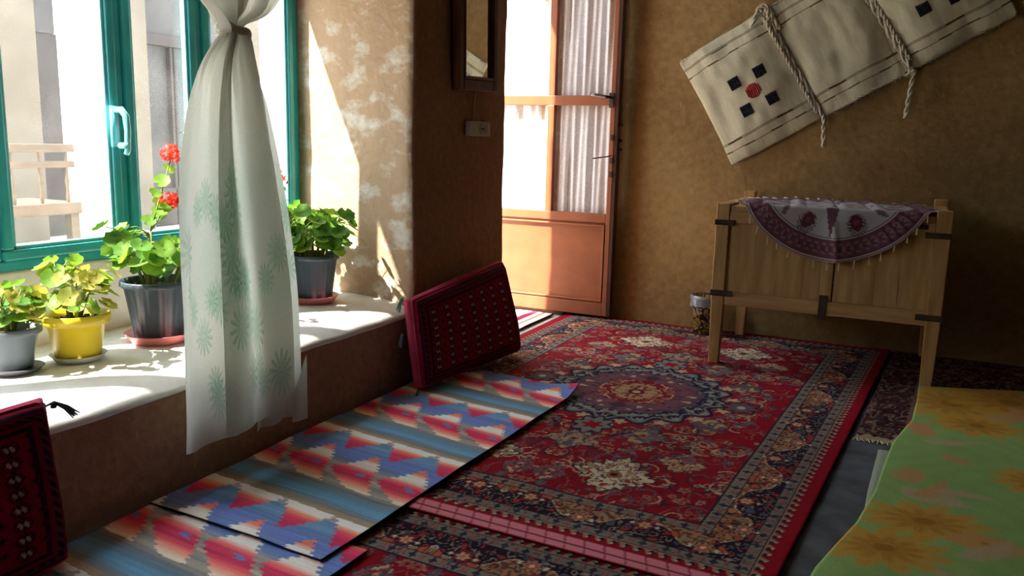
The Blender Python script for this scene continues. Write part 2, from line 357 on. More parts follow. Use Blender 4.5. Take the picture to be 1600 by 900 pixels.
    for sx in (-1,):   # side pendants
        x = cx+sx*(R+.10); k.blob(x, cy, .085, NAVY, 8, .15, 0); k.blob(x, cy, .07, (120,60,66), 8, .2, 0); k.blob(x, cy, .045, TEAL, 6, .3); k.blob(x, cy, .02, BEI)
    y = cy-(R+.13); k.blob(cx, y, .085, NAVY, 8, .15, 0, .8); k.blob(cx, y, .07, GRY, 8, .2, 0, .8); k.blob(cx, y, .04, RED, 6, .3)
    # borders: distance from the edge t, run along the edge s
    tx = np.minimum(X, w-X); ty = np.minimum(Y, h-Y); t = np.minimum(tx, ty); s = np.where(tx < ty, Y-h/2, X-w/2)
    k.put(t < .300, NAVY); k.put(t < .296, (120,112,102))
    def guard(t0, t1, base):
        m = (t > t0) & (t < t1); k.put(m, base); u = np.mod(s, .075)/.075-.5; v = (t-(t0+t1)/2)/(t1-t0)
        k.put(m & ((abs(u*1.6)+abs(v)*1.2) < .34), (44,44,60)); k.put(m & (abs(u) < .06) & (abs(v) < .36), (44,44,60))
        k.put(m & (abs(abs(u)-.42) < .05) & (abs(v) < .3), (150,84,78)); k.put(m & (abs(k.field(60,60,int(t0*999))) < .1), (70,66,70))
        k.put(m & ((t-t0 < .004) | (t1-t < .004)), (60,40,48))
    guard(.245, .293, (126,120,108)); guard(.075, .120, (118,116,108))
    m = (t >= .120) & (t <= .245); v = (t-.1825)/.0625
    wave = v+.75*np.sin(2*PI*s/.42)+.18*np.sin(2*PI*s/.14)
    k.put(m, (36,22,38)); lt = m & (wave > .05); k.put(lt, (98,66,56)); k.put(m & (abs(wave-.05) < .13), (34,36,58)); k.put(m & (abs(wave-.15) < .05), CRM)
    cf = k.field(38, 38, 51)+.5*k.field(60, 60, 52)
    k.put(lt & (abs(cf) < .30), (168,120,84)); k.put(lt & (abs(cf-.75) < .14), (34,28,44)); k.put(lt & (cf > 1.2), (176,84,56)); k.put(lt & (cf < -.9), (150,126,98))
    dk = m & (wave < -.1); k.put(dk & (abs(cf) < .12), (140,130,116)); k.put(dk & (cf > 1.0), (150,50,48)); k.put(dk & (cf < -1.1), (74,84,100))
    for sd in range(4):
        ln = (h if sd < 2 else w)/2; q = -ln+.2
        nn = int(2*ln/.21)+2
        for i in range(-nn, nn):
            ss = i*.21+.105
            if abs(ss) > ln-.16: continue
            vv = .1825+(.026 if i % 2 else -.022)
            x, y = [(vv, ss+h/2), (w-vv, ss+h/2), (ss+w/2, vv), (ss+w/2, h-vv)][sd]
            k.blob(x, y, .034, NAVY, 8, .15); k.blob(x, y, .029, [(150,130,104), (130,44,44)][i % 2], 8, .2); k.blob(x, y, .019, [(190,74,50), BEI][i % 2], 6, .25); k.blob(x, y, .009, [CRM, ORG][i % 2])
            for a in range(6): k.blob(x+.043*math.cos(a*1.05), y+.043*math.sin(a*1.05), .007, [CRM, TEAL, (150,40,40)][a % 3], 4, .3)
    # outer running-hook border then the plain red edge
    m = (t >= .034) & (t < .075); u = np.mod(s, .042)/.042; v = (t-.034)/.041
    k.put(m, (150,124,102)); k.put(m & (v < .55+.35*np.sin(2*PI*u)), (140,16,32)); k.put(m & (np.hypot(u-.5, (v-.62)*.8) < .2), NAVY)
    k.put(m & (np.hypot(u-.62, (v-.40)*.8) < .09), CRM); k.put(t < .034, (150,12,34)); k.put(t < .008, (110,10,26))
    c = mirror4(k.c)
    fade = 1+.10*k.field(3, 3, 71)[..., None]+.06*k.field(120, 120, 72)[..., None]
    k.c = np.clip(c*fade, 0, 1); return k
def kilim(w, h, d, y0=0.):
    k = Cloth(w, h, d, (120,118,104)); X, Y = k.X, k.Y; Pd = .565
    row = np.floor(Y/.011); jag = (np.mod(row*0.5, 1)-.25)*.022+.006*np.sin(row*12.9)
    sk = Y+.05*(X-w/2)           # wefts run a little askew
    v = np.mod((y0-sk), Pd)/Pd    # 0 at the white line, grows towards the viewer
    line = np.mod(np.floor(sk/.006)*.37, 1)
    def bands(v, tab):
        c = np.zeros(v.shape+(3,)); pts = [p for p, _ in tab]; cs = np.array([srgb(q) for _, q in tab])
        for i in range(3): c[..., i] = np.interp(v, pts, cs[:, i])
        return c
    k.c = bands(np.clip(v+.05*(line-.5)*.6, 0, 1), [(0,(112,160,196)),(.07,(92,138,180)),(.14,(104,150,190)),(.22,(88,122,178)),(.32,(104,126,200)),(.40,(96,128,178)),(.46,(160,154,140)),(.52,(132,130,126)),(.57,(176,168,150)),
        (.62,(126,126,124)),(.68,(160,154,140)),(.74,(110,118,124)),(.80,(92,138,166)),(.87,(96,160,200)),(.91,(104,134,156)),(.95,(128,124,112)),(.985,(170,146,116)),(1,(150,136,118))])
    # type B: long triangles hanging under the white line
    per = .225; dv = v*Pd
    ub = X+jag-.155-(dv*.52)*.0; n = np.floor((ub-dv*.72)/per); uu = (ub-dv*.72)-n*per
    tri = (dv < .155) & (uu < per*(1-dv/.155)*.98) & (uu > 0)
    cb = bands(dv/.155, [(0,(252,246,238)),(.20,(252,240,226)),(.28,(244,170,136)),(.38,(236,110,100)),(.52,(216,44,94)),(.8,(196,26,84)),(1,(190,24,80))])
    k.c[tri] = cb[tri]
    rest = (dv < .035) & ~tri; k.c[rest] = k.c[rest]*.4+srgb((190,160,120))*.6
    # type A: toothed lozenges between the lines
    da = (dv-.155); ua = X-.02+jag*1.2; lo, hi = .0, .245
    cen = .62*(da)
    n2 = np.floor((ua-cen)/per); u2 = ua-cen-n2*per
    hgt = da/.245
    left = per*.93*np.clip(.80-hgt*1.55, 0, 1)+per*.95*np.clip(hgt-.62, 0, 1)*1.0
    A = (da > -.02) & (da < .245) & (u2 > left) & (u2 < per*.86)
    ca = bands(np.clip(hgt, 0, 1), [(0,(238,120,90)),(.10,(240,130,104)),(.2,(250,236,222)),(.34,(248,228,216)),(.42,(238,120,112)),(.52,(216,40,90)),(.66,(198,26,84)),(.76,(232,90,96)),(.86,(244,160,136)),(.95,(244,214,190)),(1,(240,220,196))])
    k.c[A] = ca[A]
    ht = A & (abs(hgt-.56) < .05) & (abs(u2-per*.62) < .018); k.put(ht, (110,120,180))
    st = k.field(3, 160, 8)[..., None]; k.c = np.clip(k.c*(1+.10*st), 0, 1)
    k.c = np.clip(k.c*1.15+.06*srgb((226,220,216)), 0, 1)
    e = np.minimum(X, w-X); k.put(e < .004, (20,26,44)); k.put((Y < .004), (20,26,44))
    return k
# ================================================================== SETTING
H = 3.2; WX = -.70
def box_s(name, lo, hi, m, bev=0):
    return struct(MB().box(lo, hi).build(name, m, bevel=bev))
box_s('floor', (-.0, -2.2, -.12), (5.2, 5.12, 0), M['felt'])
box_s('ceiling', (WX, -2.3, H), (5.3, 5.4, H+.2), M['ceil'])
plaster('wall_back', (.0, 5.09, -.1), (5.3, 5.39, H+.1), M['mud'], .09, .006, 0, 3)
plaster('wall_left', (WX, 3.17, -.1), (0, 4.10, H+.1), M['mud_side'], .05, .010, .03, 1)          # pier with the mirror
plaster('wall_left', (WX, 5.04, -.1), (0, 5.39, H+.1), M['mud_side'], .08, .004, 0, 5)
plaster('wall_left', (WX, -2.3, -.1), (0, .10, H+.1), M['mud_side'], .12, .006, .02, 1)
plaster('wall_left', (WX, .05, 1.955), (0, 3.22, H+.1), M['mud_side'], .10, .006, .02, 1)          # above the window
plaster('wall_left', (WX, .05, -.1), (-.005, 3.22, .335), M['mud_side'], .06, .006, .015, 1)        # apron under the sill
plaster('wall_left', (WX-.02, .05, .30), (-.625, 3.22, .665), M['sill'], .08, .003, .01, 2)        # low wall behind the pots
box_s('wall_right', (5.2, -2.3, -.1), (5.4, 5.39, H+.1), M['ceil'])
box_s('wall_front', (WX, -2.5, -.1), (5.4, -2.2, H+.1), M['ceil'])
box_s('floor', (WX-.3, 3.9, -.12), (0, 5.2, -.004), M['ground'])
# whitewashed sill, rounded over its front edge
prof = [(-.66, .30), (-.66, .402), (-.45, .402), (-.30, .400), (-.16, .393), (-.08, .380), (-.03, .362), (-.005, .348), (.008, .338), (.004, .328), (-.02, .324), (-.10, .32)]
mb = MB(); ny = 70
for j in range(ny+1):
    y = .06+3.16*j/ny
    for i, (x, z) in enumerate(prof):
        mb.v.append((x+.005*noise.noise((x*3, y*4, 1)), y, z+.004*noise.noise((x*4, y*5, 7))))
n = len(prof)
mb.f = [(j*n+i, (j+1)*n+i, (j+1)*n+(i+1) % n, j*n+(i+1) % n) for j in range(ny) for i in range(n)]
mb.f += [tuple(range(n)), tuple(range((ny+1)*n-1, ny*n-1, -1))]
struct(mb.build('trim_1', M['sill'], smooth=True))
# ---------------------------------------------------------------- window
win = struct(empty('window_1', (-.645, 1.6, .66)))
def wpart(name, boxes, m, bev=.006, parent=None):
    mb = MB()
    for lo, hi in boxes: mb.box([lo[0]+.645, lo[1]-1.6, lo[2]-.66], [hi[0]+.645, hi[1]-1.6, hi[2]-.66])
    return mb.build(name, m, parent or win, bevel=bev)
X0, X1 = -.670, -.632
wpart('frame', [((X0, .10, .66), (X1, 3.17, .70)), ((X0, .10, 1.925), (X1, 3.17, 1.975)), ((X0, .10, .70), (X1, .15, 1.925)),
    ((X0, 3.125, .70), (X1, 3.175, 1.925)), ((X0, 1.655, .70), (X1, 1.70, 1.925)), ((X0, .86, .70), (X1, .90, 1.925)), ((X0, 2.545, .70), (X1, 2.585, 1.925)), ((X0, 2.165, .70), (X1, 2.20, 1.925))], M['teal'])
def sash(y0, y1, handle=None):
    r = .036
    s = wpart('sash', [((X0+.012, y0, .70), (X1+.016, y1, .70+r)), ((X0+.012, y0, 1.925-r), (X1+.016, y1, 1.925)),
        ((X0+.012, y0, .70+r), (X1+.016, y0+r, 1.925-r)), ((X0+.012, y1-r, .70+r), (X1+.016, y1, 1.925-r))], M['teal'], .008)
    q = wpart('bead', [((X0+.02, y0+r, .70+r), (X1+.006, y0+r+.012, 1.925-r)), ((X0+.02, y1-r-.012, .70+r), (X1+.006, y1-r, 1.925-r)),
        ((X0+.02, y0+r, .70+r), (X1+.006, y1-r, .70+r+.012))], M['teal_l'], .003, s); q.parent = s
    g = wpart('pane', [((-.657, y0+r-.005, .735), (-.653, y1-r+.005, 1.895))], M['glass'], 0, s); g.parent = s
    if handle:
        hb = MB(); yy = handle-1.6; zz = 1.13-.66
        hb.box((.03, yy-.014, zz-.06), (.044, yy+.014, zz+.085))
        pts = [(.044, yy, zz+.07), (.075, yy, zz+.072), (.092, yy+.004, zz+.05), (.095, yy+.006, zz+.0), (.09, yy+.006, zz-.07), (.082, yy+.006, zz-.085)]
        hb.tube(pts, [.011, .012, .012, .011, .010, .009], 10)
        hb.tube([(.06, yy, zz-.055), (.10, yy, zz-.055)], .011, 10)
        h = hb.build('window_handle', M['teal_l'], s, smooth=True)
for a in ((.15, .86, None), (.90, 1.655, None), (1.70, 2.165, 2.135), (2.20, 2.545, None), (2.585, 3.125, None)): sash(*a)  # first sash lies out of view, added to let more light in
# ---------------------------------------------------------------- door leaf, folded back against the back wall
door = struct(empty('door_1', (-.60, 5.0, .03)))
dx0, dx1, dz1 = 0, .915, 2.12
def dpart(name, boxes, m, bev=.003, parent=None):
    mb = MB()
    for lo, hi in boxes: mb.box(lo, hi)
    return mb.build(name, m, parent or door, bevel=bev)
ft, bk = -.02, .025   # front and back face (y)
dpart('door_frame', [((0, ft, 0), (.05, bk, dz1)), ((.885, ft, 0), (dx1, bk, dz1)), ((.05, ft, 0), (.885, bk, .085)), ((.05, ft, .60), (.885, bk, .655)),
    ((.05, ft, 1.325), (.885, bk, 1.385)), ((.465, ft, .655), (.51, bk, 1.325)), ((.465, ft, 1.385), (.51, bk, dz1-.06)), ((.05, ft, dz1-.06), (.885, bk, dz1))], M['brownpaint'])
dpart('door_panel', [((.05, ft+.014, .085), (.885, bk-.01, .60))], M['brownpaint'], 0)
dpart('panel_moulding', [((.055, ft-.004, .092), (.88, ft+.016, .103)), ((.869, ft-.004, .103), (.88, ft+.016, .575)), ((.055, ft-.004, .575), (.88, ft+.016, .586))], M['brownpaint'], .002)
dpart('edge_strip', [((dx1, ft+.002, 0), (dx1+.022, bk+.02, dz1))], M['darkbrown'], .002)
for bx in ((.05, .465, .655, 1.325), (.51, .885, .655, 1.325), (.05, .465, 1.385, 2.06), (.51, .885, 1.385, 2.06)):
    dpart('pane', [((bx[0], .0, bx[2]), (bx[1], .003, bx[3]))], M['glass_clean'], 0)
hb = MB(); hb.box((.875, ft-.008, 1.31), (.905, ft, 1.40)); hb.tube([(.892, ft, 1.372), (.892, ft-.045, 1.372), (.87, ft-.055, 1.374), (.80, ft-.055, 1.385), (.775, ft-.05, 1.388)], [.009, .009, .010, .011, .010], 10)
hb.tube([(.892, ft-.012, 1.345), (.892, ft-.001, 1.345)], .010, 10)
hb.build('door_handle', M['darkmetal'], door, smooth=False, bevel=.001)
hb = MB()
for z in (1.13, .99, .905): hb.box((.896, ft-.010, z-.018), (.914, ft, z+.018))
hb.tube([(.905, ft-.01, 1.02), (.895, ft-.045, 1.015), (.80, ft-.05, 1.0)], .004, 6)
for z in (1.21, 1.115, 1.06): hb.tube([(.937, 0.01, z), (.958, 0.01, z)], .009, 8)
hb.build('door_lock', M['iron'], door)
hb = MB()
for z in (.35, 1.1, 1.85): hb.tube([(-.008, ft, z), (-.008, ft, z+.10)], .010, 8)
hb.build('hinge', M['metal'], door)
# lace curtain behind the door panes
m, nt, b = newmat('white_lace'); N, L = nt.nodes, nt.links
tc = N.new('ShaderNodeTexCoord'); mp = N.new('ShaderNodeMapping'); mp.inputs['Scale'].default_value = (1, .2, 1); L.new(tc.outputs['Object'], mp.inputs[0])
vo = N.new('ShaderNodeTexVoronoi'); vo.inputs['Scale'].default_value = 95; L.new(mp.outputs[0], vo.inputs['Vector'])
no = N.new('ShaderNodeTexNoise'); no.inputs['Scale'].default_value = 16; no.inputs['Detail'].default_value = 3; L.new(mp.outputs[0], no.inputs['Vector'])
ad = N.new('ShaderNodeMath'); ad.operation = 'MULTIPLY_ADD'; ad.inputs[1].default_value = .9; L.new(vo.outputs['Distance'], ad.inputs[0]); L.new(no.outputs['Fac'], ad.inputs[2])
mr = N.new('ShaderNodeMapRange'); mr.inputs['From Min'].default_value = .78; mr.inputs['From Max'].default_value = .95; mr.inputs['To Min'].default_value = 1; mr.inputs['To Max'].default_value = .86
L.new(ad.outputs[0], mr.inputs['Value'])
b.inputs['Base Color'].default_value = (.86, .88, .92, 1); b.inputs['Roughness'].default_value = .9; L.new(mr.outputs[0], b.inputs['Alpha'])
M['lace'] = m
def lace(name, x0, x1, z0, z1, seed):
    nx, nz = 90, 30; u = np.linspace(0, 1, nx); v = np.linspace(0, 1, nz); U, V = np.meshgrid(u, v); rg = np.random.default_rng(seed)
    Yd = np.zeros_like(U)
    for f in (3, 5, 8): Yd += .010*rg.uniform(.6, 1.2)*np.sin(2*PI*(f*U+rg.uniform(0, 1)+.25*np.sin(2*V+f)))
    P = np.stack([x0+(x1-x0)*U, .032+Yd*.75, z0+(z1-z0)*V], -1)
    return grid_obj(name, P, M['lace'], door)
lace('lace_curtain', .055, .475, .60, 2.08, 1); lace('lace_curtain', .50, .88, .60, 2.08, 2)
# ---------------------------------------------------------------- courtyard
mbg = MB().box((-40, -40, -.3), (WX-.3, 50, -.012)); struct(mbg.build('courtyard_ground', M['ground']))
bA = empty('building', (-6, 0, 0)); tag(bA, 'beige courtyard house with a dark doorway, seen through the left pane beyond the wooden railing', 'building')
MB().box((-1.0, -8, -.02), (-.35, 5.78, 3.1)).build('wall', M['facade'], bA)
MB().box((-.35, 4.2, -.02), (0, 5.70, 3.1)).build('pilaster', M['facade'], bA, bevel=.02)
MB().box((-.35, -3, -.02), (0, 2.2, 3.1)).build('pilaster', M['facade'], bA, bevel=.02)
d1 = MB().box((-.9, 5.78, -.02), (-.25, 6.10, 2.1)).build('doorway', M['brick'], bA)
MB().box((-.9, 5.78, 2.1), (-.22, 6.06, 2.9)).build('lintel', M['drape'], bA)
bB = empty('building', (-6, 7, 0)); tag(bB, 'pale house with a brown glazed double door, seen behind the red geranium flowers', 'building')
MB().box((-4, 1.5, -.02), (-.25, 2.15, 3.1)).build('wall', M['facade'], bB)
MB().box((-.6, -.18, -.02), (0, .05, 3.1)).build('pilaster', M['facade'], bB, bevel=.02)
MB().box((-4, -.17, -.02), (-.58, .05, 3.0)).build('side_wall', M['sill'], bB)  # white colour stands in for strong sunlight on this side of the house
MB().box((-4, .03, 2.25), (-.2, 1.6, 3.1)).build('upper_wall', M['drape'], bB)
fr = MB(); 
for lo, hi in (((-.24, .05, 0), (-.14, .13, 2.25)), ((-.24, 1.42, 0), (-.14, 1.5, 2.25)), ((-.24, .05, 2.12), (-.14, 1.5, 2.25)), ((-.24, .52, 0), (-.17, .56, 2.12)), ((-.24, .58, 0), (-.17, .62, 2.12)), ((-.24, .05, 0), (-.17, 1.5, .45)), ((-.24, 1.0, 0), (-.17, 1.04, 2.12))): fr.box(lo, hi)
dd = fr.build('double_door', M['brick'], bB, bevel=.008)
MB().box((-.30, .05, .4), (-.25, 1.5, 2.15)).build('door_drape', M['drape'], dd)
MB().tube([(-.15, .60, 1.12), (-.10, .60, 1.12), (-.10, .70, 1.12)], .012, 8).build('lever', M['metal'], dd)
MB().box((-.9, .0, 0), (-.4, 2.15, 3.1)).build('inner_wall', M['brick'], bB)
bn = empty('wooden_daybed', (-4.6, 4.2, 0)); tag(bn, 'wooden courtyard daybed with a spindle railing, seen through the left window pane', 'daybed')
mb = MB(); mb.box((-.05, -1.3, .93), (.0, .78, 1.0)); mb.build('top_rail', M['benchwood'], bn, bevel=.008)
MB().box((-.045, -1.3, .80), (-.005, .78, .855)).build('middle_rail', M['benchwood'], bn, bevel=.006)
MB().box((-1.4, -1.35, .40), (.03, .80, .50)).build('platform', M['benchwood'], bn, bevel=.01)
for i in range(9):
    y = -1.25+i*.245
    MB().lathe([(.014, .50), (.018, .55), (.011, .62), (.020, .68), (.011, .74), (.017, .80), (.014, .93)], 10, (-.025, y, 0)).build('spindle', M['benchwood'], bn, smooth=True)
for (x, y) in ((-.03, -1.28), (-.03, .74), (-1.3, -1.28), (-1.3, .74)): MB().box((x-.04, y-.04, -.01), (x+.04, y+.04, .42)).build('leg', M['benchwood'], bn)
# ================================================================== FLOOR TEXTILES
M['pile'] = attrmat('wool_pile', bump=.5, bscale=260)
M['flat'] = attrmat('flat_weave', bump=.25, bscale=300)
def warp(k, c00, c10, c01, c11, z0, bumpf=None):
    u = k.X/k.w; v = k.Y/k.h; P = np.zeros(u.shape+(3,))
    for i in range(2): P[..., i] = c00[i]*(1-u)*(1-v)+c10[i]*u*(1-v)+c01[i]*(1-u)*v+c11[i]*u*v
    P[..., 2] = z0
    if bumpf is not None: P[..., 2] += bumpf
    return P
RK = persian(1.95, 2.97, .0045)
org = np.array([.9, 3.55])
def rug(corners, name='persian_rug', z=.012, dome=.0):
    c = [np.array(q)-org for q in corners]
    b = .0022*RK.field(4, 4, 88)
    return grid_obj(name, warp(RK, c[0], c[1], c[2], c[3], z, b), M['pile'], None, RK.c, .008)
r1 = rug([(.03, 2.12), (1.775, 2.04), (.03, 5.06), (1.985, 5.07)]); r1.location = (.9, 3.55, 0)
tag(r1, 'red Persian rug with a round centre medallion, lying under the wooden chest', 'rug', 'red Persian rugs laid end to end')
r2 = rug([(.03, -.86), (1.775, -.92), (.03, 2.10), (1.775, 2.03)]); r2.location = (.9, 3.55, 0)
tag(r2, 'nearest red Persian rug, only its far border showing at the bottom edge of the photo', 'rug', 'red Persian rugs laid end to end')
# pink end binding where the two rugs meet
k = Cloth(1.74, .05, .004, (216,128,140)); k.put(np.mod(k.X*1.0+k.Y*.6, .06) < .006, (160,60,80)); k.put(abs(k.Y-.021) < .0021, (70,16,30)); k.put(abs(k.Y-.047) < .004, (140,20,40)); k.put(k.Y < .004, (150,20,40))
e1 = grid_obj('binding', warp(k, (-.865, -1.500), (.87, -1.577), (-.865, -1.415), (.87, -1.492), .0245), M['flat'], r1, k.c, .003)
e1['label'] = 'faded pink end binding'
# kilim runners
KP = .3
def kil(c00, c10, c01, c11, y0, seed, z=.021, curl=False, h=2.0, w=.74):
    k = kilim(w, h, .004, y0); ox, oy = c00
    b = .003*k.field(3, 3, seed)+.0015*k.field(8, 8, seed+1)
    if curl: # far right corner folded up a little
        q = np.clip((k.X-(w-.16))/.16, 0, 1)*np.clip((k.Y-(h-.13))/.13, 0, 1); b = b+.03*q
    P = warp(k, *[np.array(c)-np.array(c00) for c in (c00, c10, c01, c11)], z, b)
    o = grid_obj('kilim_runner', P, M['flat'], None, k.c, .004); o.location = (ox, oy, 0); return o
k1 = kil((.03, 1.66), (.70, 1.62), (.03, 3.50), (.74, 3.40), 1.365, 11, z=.032, curl=True, h=1.82)
tag(k1, 'blue and red zigzag kilim runner beneath the leaning red cushion', 'kilim', 'kilim runners along the window wall')
k2 = kil((.03, -.1), (.73, -.1), (.03, 1.80), (.765, 1.74), 1.955, 21, z=.0235, h=1.88)
tag(k2, 'nearer blue and red kilim runner, its end tucked under the farther one', 'kilim', 'kilim runners along the window wall')
# striped mat in the doorway
k = Cloth(.58, .80, .006, (226,216,208))
for x0, wd, c in ((.10, .05, (176,60,96)), (.17, .012, (206,110,130)), (.30, .05, (190,80,110)), (.45, .05, (166,50,84)), (.52, .02, (170,150,140))): k.put(abs(k.X-x0) < wd/2, c)
k.put(k.Y > .79, (60,40,40)); k.put(k.X > .574, (50,36,34))
sm = grid_obj('striped_mat', warp(k, (0, 0), (.56, 0), (0, .80), (.56, .80), .022, .002*k.field(5, 5, 4)), M['flat'], None, k.c, .012)
sm.location = (-.60, 4.16, -.006); tag(sm, 'white cotton mat with pink stripes lying in the sunlit doorway', 'mat')
# dark distressed carpet right of the rug
k = Cloth(1.6, 1.66, .006, (70,44,48)); X, Y = k.X, k.Y
f, g2, f3 = k.field(60, 34, 1), k.field(80, 50, 2), k.field(30, 18, 5)
k.put(f > .7, (128,98,84)); k.put(f < -.4, (34,20,30)); k.put(abs(g2) < .18, (84,34,44)); k.put(g2 > 1.2, (150,128,104)); k.put(g2 < -1.3, (44,40,56)); k.put(abs(f3) < .1, (130,104,86))
t = np.minimum(np.minimum(X, k.w-X), np.minimum(Y, k.h-Y)); k.put((t < .20) & (t > .17), (120,96,84)); k.put((Y < .05+.012*f), (160,140,112)); k.put(Y > k.h-.03, (120,100,84))
dc = grid_obj('distressed_carpet', warp(k, (.055, 0), (1.6, .1), (.165, 1.66), (1.6, 1.66), .009, .002*k.field(4, 4, 9)), M['pile'], None, k.c, .007)
dc.location = (1.84, 3.42, 0); tag(dc, 'dark maroon distressed carpet with a frayed beige end, between rug and blanket', 'carpet')
mb = MB(); rg = random.Random(4)
for i in range(150):
    x = i*1.6/150+rg.uniform(-.003, .003); y = .1*x/1.6; l = rg.uniform(.012, .03); x += .055*(1-i/150)
    mb.tube([(x, y+.004, .008), (x+rg.uniform(-.004,.004), y-l*.5, .006), (x+rg.uniform(-.01,.01), y-l, .004)], .0022, 4)
fg = mb.build('fringe', M['tassel'], dc); fg['kind'] = 'stuff'
# pale sheet and green blanket
def outline_cloth(name, pts, z, m, th, dyef, loc, seed, amp, ndiv=150):
    """cloth between a left boundary polyline (far->near) and a straight right side"""
    pts = np.array(pts); s = np.r_[0, np.cumsum(np.hypot(*np.diff(pts[:, :2], axis=0).T))]; s /= s[-1]
    V = np.linspace(0, 1, ndiv*2); Lx = np.interp(V, s, pts[:, 0]); Ly = np.interp(V, s, pts[:, 1]); Rx = np.interp(V, s, pts[:, 2]); Ry = np.interp(V, s, pts[:, 3])
    U = np.linspace(0, 1, ndiv); P = np.zeros((len(V), ndiv, 3)); P[..., 0] = Lx[:, None]*(1-U)+Rx[:, None]*U; P[..., 1] = Ly[:, None]*(1-U)+Ry[:, None]*U
    ed = np.clip(np.minimum(np.minimum(U, 1-U)[None, :]*14, np.minimum(V, 1-V)[:, None]*22), 0, 1)
    k = Cloth(1, 1, .01, (0,0,0)); 
    nz = np.array([[noise.noise((x*2.2+seed, y*2.2, 0))+.5*noise.noise((x*5+seed, y*5, 3)) for x, y in zip(r[::3, 0], r[::3, 1])] for r in P[::3]])
    a = np.linspace(0, nz.shape[0]-1, P.shape[0]); b = np.linspace(0, nz.shape[1]-1, P.shape[1]); i = np.minimum(a.astype(int), nz.shape[0]-2); j = np.minimum(b.astype(int), nz.shape[1]-2)
    fa = (a-i)[:, None]; fb = (b-j)[None, :]
    nz = nz[np.ix_(i, j)]*(1-fa)*(1-fb)+nz[np.ix_(i+1, j)]*fa*(1-fb)+nz[np.ix_(i, j+1)]*(1-fa)*fb+nz[np.ix_(i+1, j+1)]*fa*fb
    P[..., 2] = z*(.88+.12*np.sqrt(ed))+amp*nz*ed
    dye = dyef(P[..., 0], P[..., 1]); P[..., 0] -= loc[0]; P[..., 1] -= loc[1]
    o = grid_obj(name, P, m, None, dye, th); o.location = (loc[0], loc[1], 0); return o
def blanket_dye(X, Y):
    c = np.tile(srgb((142,178,106)), X.shape+(1,)); g = np.random.default_rng(3)
    nz = np.sin(X*37+3*np.sin(Y*11))*np.sin(Y*31+2*np.sin(X*13))
    c *= (1+.06*nz)[..., None]
    def mix(m, col, a): 
        a = (m*a)[..., None]; c[:] = c*(1-a)+srgb(col)*a
    def flower(cx, cy, r, n, col, col2, rot=0., squash=1., ang=0.):
        dx, dy = X-cx, Y-cy; u = dx*math.cos(ang)+dy*math.sin(ang); v = (-dx*math.sin(ang)+dy*math.cos(ang))/squash
        rr = np.hypot(u, v); th = np.arctan2(v, u)+rot
        r = r*1.3; pet = r*(.68+.32*abs(np.cos(n*th/2))); s = np.clip((pet-rr)/.035, 0, 1); mix(s, col, .85)
        pet2 = r*.62*(.6+.4*abs(np.cos(n*th/2+.8))); s = np.clip((pet2-rr)/.03, 0, 1)*(.5+.5*abs(np.sin(n*th*1.5))); mix(s, col2, .75)
        mix(np.clip((r*.18-rr)/.01, 0, 1), (150,104,36), .8)
    def leafy(cx, cy, L, wd, ang, col, bend=.4):
        dx, dy = X-cx, Y-cy; u = dx*math.cos(ang)+dy*math.sin(ang); v = -dx*math.sin(ang)+dy*math.cos(ang); v = v-bend*u*u/L
        q = np.clip(u/L, 0, 1); w = 1.45*wd*np.sin(PI*np.clip(q, .02, .98))**.7; s = np.clip((w-abs(v))/.022, 0, 1)*((u > 0) & (u < L)); mix(s, col, .9)
    OR, O2, PE, PK = (200,150,62), (170,118,44), (196,148,100), (184,164,128)
    flower(2.13, 2.60, .16, 11, OR, O2, 0, .75, .2); flower(2.03, 2.36, .15, 11, OR, O2, .4, .8, .3); flower(2.29, 2.52, .10, 8, PE, OR, .4, .6)
    flower(2.25, 3.95, .20, 12, OR, O2, .1, 1.2); flower(2.48, 4.08, .22, 12, OR, O2, .5, 1.0, .4); flower(2.33, 3.66, .15, 10, OR, O2, .5, .9); flower(2.60, 3.9, .14, 10, PE, O2)
    flower(2.47, 3.10, .12, 10, OR, O2, .3); flower(2.56, 3.42, .08, 8, PE, OR); flower(2.75, 2.75, .17, 11, OR, O2); flower(2.9, 3.6, .17, 11, OR, O2); flower(2.5, 2.2, .16, 11, OR, O2); flower(2.9, 2.1, .15, 11, OR, O2)
    for a in ((2.07, 2.86, .19, .05, -.9, PK, .5), (2.09, 2.80, .17, .035, .3, PE, .9), (2.10, 2.90, .14, .045, 1.9, PE, -.3), (2.16, 2.84, .16, .03, .9, PK, -.8),
              (2.10, 3.42, .17, .045, .8, PE, .6), (2.12, 3.38, .20, .035, -.4, PK, .9), (2.2, 3.25, .12, .03, -1.2, PE, .5), (2.12, 3.50, .12, .05, 2.2, PE, 0),
              (2.2, 2.40, .22, .035, .4, PK, .5), (2.14, 2.28, .2, .04, -.3, PK, -.5), (2.35, 3.8, .25, .03, .2, PE, .4), (2.3, 4.2, .22, .04, .1, PE, .4), (2.5, 3.0, .2, .04, -1, PK, .5)):
        leafy(*a)
    return np.clip(c, 0, 1)
def pale_dye(X, Y): return np.tile(srgb((150,158,140)), X.shape+(1,))
M['plush'] = attrmat('brushed_plush', bump=.5, bscale=220)
sh = outline_cloth('pale_sheet', [(1.985, 3.30, 3.2, 3.5), (1.968, 2.86, 3.2, 3.0), (1.965, 2.6, 3.2, 2.6), (1.94, 2.2, 3.2, 2.0), (1.85, 1.6, 3.2, 1.4)], .012, M['flat'], .006, pale_dye, (2.5, 2.5), 5, .002, 60)
tag(sh, 'pale grey-green sheet peeping out from under the edge of the green blanket', 'sheet')
